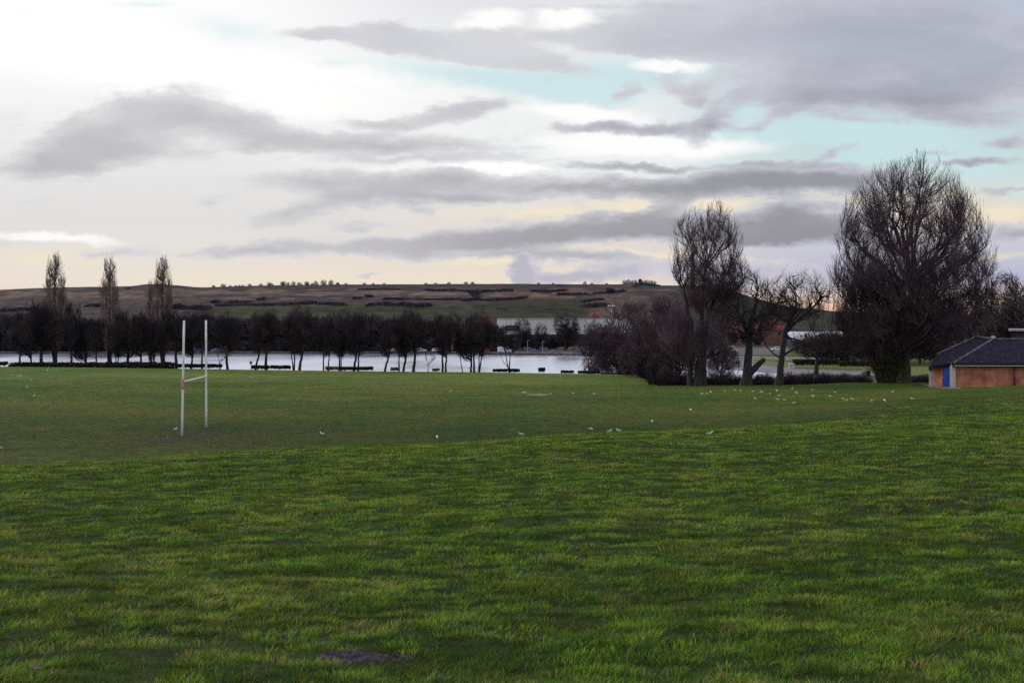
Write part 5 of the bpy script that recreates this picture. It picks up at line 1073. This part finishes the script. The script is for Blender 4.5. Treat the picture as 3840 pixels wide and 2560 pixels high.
# ------------------------------------------------------------------ sky
def build_sky():
    w = bpy.data.worlds.new('World'); scn.world = w; w.use_nodes = True; nt = w.node_tree; N = nt.nodes; L = nt.links; N.clear()
    out = N.new('ShaderNodeOutputWorld'); bg = N.new('ShaderNodeBackground'); L.new(bg.outputs[0], out.inputs[0])
    tc = N.new('ShaderNodeTexCoord'); sp = N.new('ShaderNodeSeparateXYZ'); L.new(tc.outputs['Generated'], sp.inputs[0])
    def m(op, a, b=None, c=None, clamp=False):
        n = N.new('ShaderNodeMath'); n.operation = op; n.use_clamp = clamp
        for i, v in enumerate((a, b, c)):
            if v is None: continue
            if isinstance(v, (int, float)): n.inputs[i].default_value = v
            else: L.new(v, n.inputs[i])
        return n.outputs[0]
    def ss(v, a, b, lo=0., hi=1.):
        n = N.new('ShaderNodeMapRange'); n.interpolation_type = 'SMOOTHSTEP'; L.new(v, n.inputs[0]); n.inputs[1].default_value = a; n.inputs[2].default_value = b; n.inputs[3].default_value = lo; n.inputs[4].default_value = hi; return n.outputs[0]
    def mix(f, a, b, bt='MIX'):
        n = N.new('ShaderNodeMix'); n.data_type = 'RGBA'; n.blend_type = bt
        if isinstance(f, (int, float)): n.inputs[0].default_value = f
        else: L.new(f, n.inputs[0])
        for i, v in ((6, a), (7, b)):
            if isinstance(v, tuple): n.inputs[i].default_value = (*v, 1)
            else: L.new(v, n.inputs[i])
        return n.outputs[2]
    yy = m('MAXIMUM', sp.outputs[1], .02)
    U = m('MULTIPLY', m('DIVIDE', sp.outputs[0], yy), 11.); W = m('MULTIPLY', m('DIVIDE', sp.outputs[2], yy), 11.)
    P = N.new('ShaderNodeCombineXYZ'); L.new(U, P.inputs[0]); L.new(W, P.inputs[1])
    def noise(vec, scale, detail, sx=1., sy=1., off=0., rough=.55, out_=0):
        mp = N.new('ShaderNodeMapping'); mp.inputs['Scale'].default_value = (sx, sy, 1); mp.inputs['Location'].default_value = (off, off*.7, off); L.new(vec, mp.inputs[0])
        n = N.new('ShaderNodeTexNoise'); n.inputs['Scale'].default_value = scale; n.inputs['Detail'].default_value = detail; n.inputs['Roughness'].default_value = rough; L.new(mp.outputs[0], n.inputs[0]); return n.outputs[out_]
    wn = noise(P.outputs[0], 1.3, 5, .7, 1.5, 3.3, .6, 1)
    v1 = N.new('ShaderNodeVectorMath'); v1.operation = 'SUBTRACT'; L.new(wn, v1.inputs[0]); v1.inputs[1].default_value = (.5, .5, .5)
    v2 = N.new('ShaderNodeVectorMath'); v2.operation = 'MULTIPLY_ADD'; L.new(v1.outputs[0], v2.inputs[0]); v2.inputs[1].default_value = (.5, .24, 0); L.new(P.outputs[0], v2.inputs[2])
    wn2 = noise(P.outputs[0], 4.2, 6, .8, 1.6, 7.7, .6, 1); v3 = N.new('ShaderNodeVectorMath'); v3.operation = 'SUBTRACT'; L.new(wn2, v3.inputs[0]); v3.inputs[1].default_value = (.5, .5, .5)
    v4 = N.new('ShaderNodeVectorMath'); v4.operation = 'MULTIPLY_ADD'; L.new(v3.outputs[0], v4.inputs[0]); v4.inputs[1].default_value = (.34, .15, 0); L.new(v2.outputs[0], v4.inputs[2])
    Q = v4.outputs[0]
    def blobs(lst, vec=Q):
        acc = None
        for (x, y, rx, ry, an, wt) in lst:
            mp = N.new('ShaderNodeMapping'); mp.vector_type = 'TEXTURE'
            mp.inputs['Location'].default_value = ((x/2.297-512)/100, (316.5-y/2.297)/100, 0); mp.inputs['Rotation'].default_value = (0, 0, R(an)); mp.inputs['Scale'].default_value = (rx/229.7*1.25, ry/229.7*1.35, 1)
            L.new(vec, mp.inputs[0]); gr = N.new('ShaderNodeTexGradient'); gr.gradient_type = 'SPHERICAL'; L.new(mp.outputs[0], gr.inputs[0])
            acc = m('MULTIPLY', gr.outputs[1], wt) if acc is None else m('MULTIPLY_ADD', gr.outputs[1], wt, acc)
        return acc
    def ramp(stops):
        r = N.new('ShaderNodeValToRGB'); el = r.color_ramp.elements
        stops = [(s/3.5, c) for s, c in stops]
        el[0].position = stops[0][0]; el[0].color = (*s2l(stops[0][1]), 1); el[1].position = stops[-1][0]; el[1].color = (*s2l(stops[-1][1]), 1)
        for s, c in stops[1:-1]: e = el.new(s); e.color = (*s2l(c), 1)
        L.new(m('DIVIDE', W, 3.5, clamp=True), r.inputs[0]); return r.outputs[0]
    left = ramp([(0, (232,208,188)), (.35, (236,224,210)), (.75, (229,224,219)), (1.0, (226,224,222)), (1.6, (233,233,233)), (2.2, (246,246,246)), (2.6, (254,254,254)), (3.5, (255,255,255))])
    mid = ramp([(0, (230,205,185)), (.35, (237,223,205)), (.7, (228,218,210)), (1.15, (228,225,220)), (1.5, (240,243,243)), (2.1, (240,243,242)), (2.6, (236,240,240)), (3.3, (226,226,230))])
    right = ramp([(0, (205,165,145)), (.12, (250,215,185)), (.24, (228,214,215)), (.4, (182,184,208)), (.75, (205,204,216)), (1.0, (232,220,204)), (1.5, (200,222,222)), (3.3, (176,188,210))])
    base = mix(ss(U, -3.2, -.2), left, mid); base = mix(ss(U, .6, 3.2), base, right)
    # nishita contribution: clear air above, used where no cloud was drawn
    sky = N.new('ShaderNodeTexSky'); sky.sky_type = 'NISHITA'; sky.sun_disc = False; sky.sun_elevation = SUN_EL; sky.sun_rotation = SUN_AZ; sky.air_density = 1.2; sky.dust_density = 2
    nis = mix(1., sky.outputs[0], (.1, .1, .1), 'MULTIPLY')
    # turquoise windows
    T = blobs([(520,70,190,55,-8,.5),(60,25,60,14,0,.4),(330,5,90,10,0,.5),(1000,172,260,34,-6,.75),(1250,205,200,50,-8,.9),(1360,170,150,40,0,.6),(950,200,120,30,0,.3),(1430,190,120,60,0,.8),(1580,170,90,30,0,.6),(1650,265,150,40,20,.7),(1900,300,300,32,2,1.1),(2100,330,260,40,0,.8),(2250,395,120,30,0,.7),(1750,250,140,40,-15,.6),(1560,300,260,12,0,.5),(1060,365,220,12,0,.4),(1350,375,200,12,0,.3),(2330,460,60,20,0,.5),(2060,370,300,22,0,.5),(760,150,60,14,0,.5),(1650,350,60,12,0,.3)])
    c = mix(ss(T, .05, .85, 0, .85), base, (s2l((200,228,232))))
    Wh = blobs([(300,130,420,110,-12,1.2),(1120,45,80,32,0,1.2),(1290,42,70,30,0,1.2),(1540,155,90,14,-3,1),(1340,265,170,22,-4,1),(1500,333,300,30,0,1.1),(1060,385,260,10,0,.6),(1180,390,120,14,0,.8),(820,190,300,60,-6,.7),(120,545,190,13,-3,.9),(700,250,250,40,-5,.6),(1000,110,40,10,0,.2),(700,365,40,8,8,.4),(1280,610,60,12,0,.0)])
    c = mix(ss(Wh, .05, .7, 0, .9), c, (1.02, 1.01, 1.0))
    Y_ = blobs([(1450,478,260,24,6,1.),(1180,495,260,24,0,.5),(1500,590,260,18,-2,.9),(2270,495,90,20,4,1.),(2180,455,80,18,0,.5),(1660,470,100,12,8,.6),(100,590,220,26,0,.6),(1830,470,60,8,0,.3),(2300,592,90,12,0,.6),(1700,592,160,10,0,.8),(1150,605,220,10,0,.7),(600,640,700,22,0,.35),(1330,640,60,14,0,.5),(1390,615,40,30,40,.4)])
    c = mix(ss(Y_, .05, .7, 0, .85), c, s2l((242,230,204)))
    # clouds
    D = blobs([(360,272,190,62,12,.8),(230,325,210,62,16,.8),(470,272,120,38,-8,.8),(320,240,100,28,8,.5),(330,350,250,34,5,.75),(90,385,160,26,6,.7),(150,335,110,30,10,.5),(600,300,120,42,-6,.8),(900,330,300,30,-1,.85),(740,330,140,22,0,.5),(1010,262,180,22,9,.85),(850,283,110,13,0,.6),(980,366,300,12,0,.6),(720,420,200,30,0,.75),(900,432,230,40,0,.95),(1000,405,90,30,0,.6),(950,458,240,20,0,.7),(1260,425,300,28,-1,.95),(1600,428,320,28,2,1.),(1850,415,260,32,-2,.95),(2020,420,160,24,0,.6),(1440,383,170,11,0,.8),(1130,458,130,9,0,.5),(690,488,150,24,14,.8),(830,522,90,13,4,.7),(480,467,90,14,8,.6),(980,486,45,8,0,.5),
        (620,578,180,20,0,.85),(830,568,240,22,0,.95),(1060,562,260,28,2,1.0),(1260,535,240,32,4,1.),(1430,520,200,34,6,1.),(1480,485,120,16,22,.8),(1560,468,70,14,20,.5),(1650,520,200,34,0,1.05),(1840,492,130,34,0,1.25),(1840,535,200,28,0,1.3),(1700,535,200,26,0,.9),(1960,510,90,26,0,.7),(1290,585,200,16,-2,.5),(1340,600,200,18,0,.55),(1100,592,260,10,0,.5),
        (280,570,120,18,8,.85),(420,578,220,9,0,.45),(850,635,45,7,10,.8),(950,627,20,5,0,.4),(2320,538,100,24,4,.9),(2310,440,110,14,0,.6),(2250,372,150,10,2,.8),(2320,335,60,16,0,.6),(2150,352,100,7,4,.4),(1920,352,70,12,25,.5),(1720,380,380,9,0,.35),(2330,600,90,30,0,.3),
        (940,80,260,34,-2,.75),(1040,120,260,28,-6,.7),(760,72,120,20,4,.6),(1180,130,300,30,-10,.6),(1300,100,240,24,-8,.5),(1500,60,160,50,0,.6),(1480,105,260,24,-8,.5),(1750,70,330,90,0,.8),(2080,60,350,110,0,.9),(2300,150,240,90,0,.9),(1900,120,300,50,-4,.8),(1880,190,260,36,0,.75),(2080,235,240,32,-4,.8),(2240,280,180,22,-3,.7),(2200,210,180,36,4,.7),(1840,225,160,26,0,.6),(1560,200,70,26,-20,.7),(1445,212,40,20,30,.6),(1620,225,50,40,60,.6),(1510,292,220,14,2,.8),(1650,272,90,26,40,.7),(1390,300,100,12,0,.6),(1780,262,90,16,20,.6),(1950,270,110,14,-10,.5),(1260,192,60,14,-20,.3),(1320,15,220,12,0,.4)])
    fine = noise(P.outputs[0], 3.0, 9, .7, 1.9, 11., .68)
    streak = noise(P.outputs[0], 1.5, 7, .55, 2.6, 17., .62)
    Dn = m('ADD', m('ADD', D, m('MULTIPLY', m('SUBTRACT', fine, .5), .8)), m('MULTIPLY', m('SUBTRACT', streak, .455), m('MULTIPLY', ss(W, 3.0, 2.0), 1.05)))
    # cloud elsewhere in the sky (outside this part of it)
    gen = noise(tc.outputs['Generated'], 3.0, 7, 1, 1, 5., .6); away = m('MAXIMUM', m('MAXIMUM', ss(W, 3.3, 4.4), ss(m('ABSOLUTE', U), 5.6, 7.)), ss(sp.outputs[1], .2, .05))
    al = ss(Dn, .10, .56)
    thick = ss(Dn, .25, 1.3)
    lit = mix(ss(U, -3, 4.), s2l((221,220,221)), s2l((196,198,209))); drk = mix(ss(U, -3, 2.6), s2l((193,191,196)), s2l((150,150,159)))
    top = ss(W, 1.5, 2.7); drk = mix(top, drk, mix(ss(U, -1, 4.5), s2l((208,211,219)), s2l((172,175,190))))
    cl = mix(thick, lit, drk)
    sh = noise(P.outputs[0], 1.1, 6, .5, 1.4, 21., .6); cl = mix(1., cl, mix(ss(sh, .3, .7), (.90, .90, .915), (1.07, 1.07, 1.06)), 'MULTIPLY')
    c = mix(m('MULTIPLY', al, .93), c, cl)
    # steam column low over the hill
    S = blobs([(1195,638,34,36,0,1.1),(1215,608,34,22,0,1.),(1270,640,90,14,0,.8),(1370,632,110,24,8,.8),(1250,622,40,16,30,.4),(1450,620,80,30,0,.35),(1620,610,160,44,0,.4),(1780,620,260,44,0,.5)])
    Sn = m('ADD', S, m('MULTIPLY', m('SUBTRACT', noise(P.outputs[0], 6., 8, 1, 1.2, 31., .68), .5), .8))
    c = mix(ss(Sn, .15, .42, 0, .85), c, mix(ss(Sn, .3, .9), s2l((206,203,212)), s2l((178,179,197))))
    aw = mix(ss(gen, .35, .6), (1.05, 1.08, 1.2), (.80, .80, .88)); aw = mix(.2, aw, nis)
    c = mix(away, c, aw)
    c = mix(ss(sp.outputs[2], -.02, .0), (.05, .055, .04), c)
    L.new(c, bg.inputs[0]); bg.inputs[1].default_value = 1.0
    w.cycles.sampling_method = 'MANUAL'; w.cycles.sample_map_resolution = 512
SUN_EL = R(14); SUN_AZ = R(-62)
build_sky()
# ------------------------------------------------------------------ sun, camera
sd = bpy.data.lights.new('sun', 'SUN'); sd.energy = 1.4; sd.angle = R(14); sd.color = (1, .9, .78); so = bpy.data.objects.new('sun', sd); col.objects.link(so)
from mathutils import Vector
dv = Vector((math.sin(SUN_AZ)*math.cos(SUN_EL), math.cos(SUN_AZ)*math.cos(SUN_EL), math.sin(SUN_EL)))
so.rotation_euler = dv.to_track_quat('Z', 'Y').to_euler(); so.location = (0, 0, 60)
cd = bpy.data.cameras.new('camera'); cam = bpy.data.objects.new('camera', cd); col.objects.link(cam)
cam.location = (0, 0, EYE); cam.rotation_euler = (R(90), 0, 0); cd.sensor_width = 36; cd.lens = 36*FOC/1024; cd.shift_y = -(341-HY)/1024; cd.clip_start = .1; cd.clip_end = 60000
scn.camera = cam
scn.cycles.use_denoising = False; scn.cycles.sample_clamp_indirect = 2.0
vs = scn.view_settings; vs.view_transform = 'Standard'; vs.look = 'None'; vs.exposure = 0; vs.gamma = 1
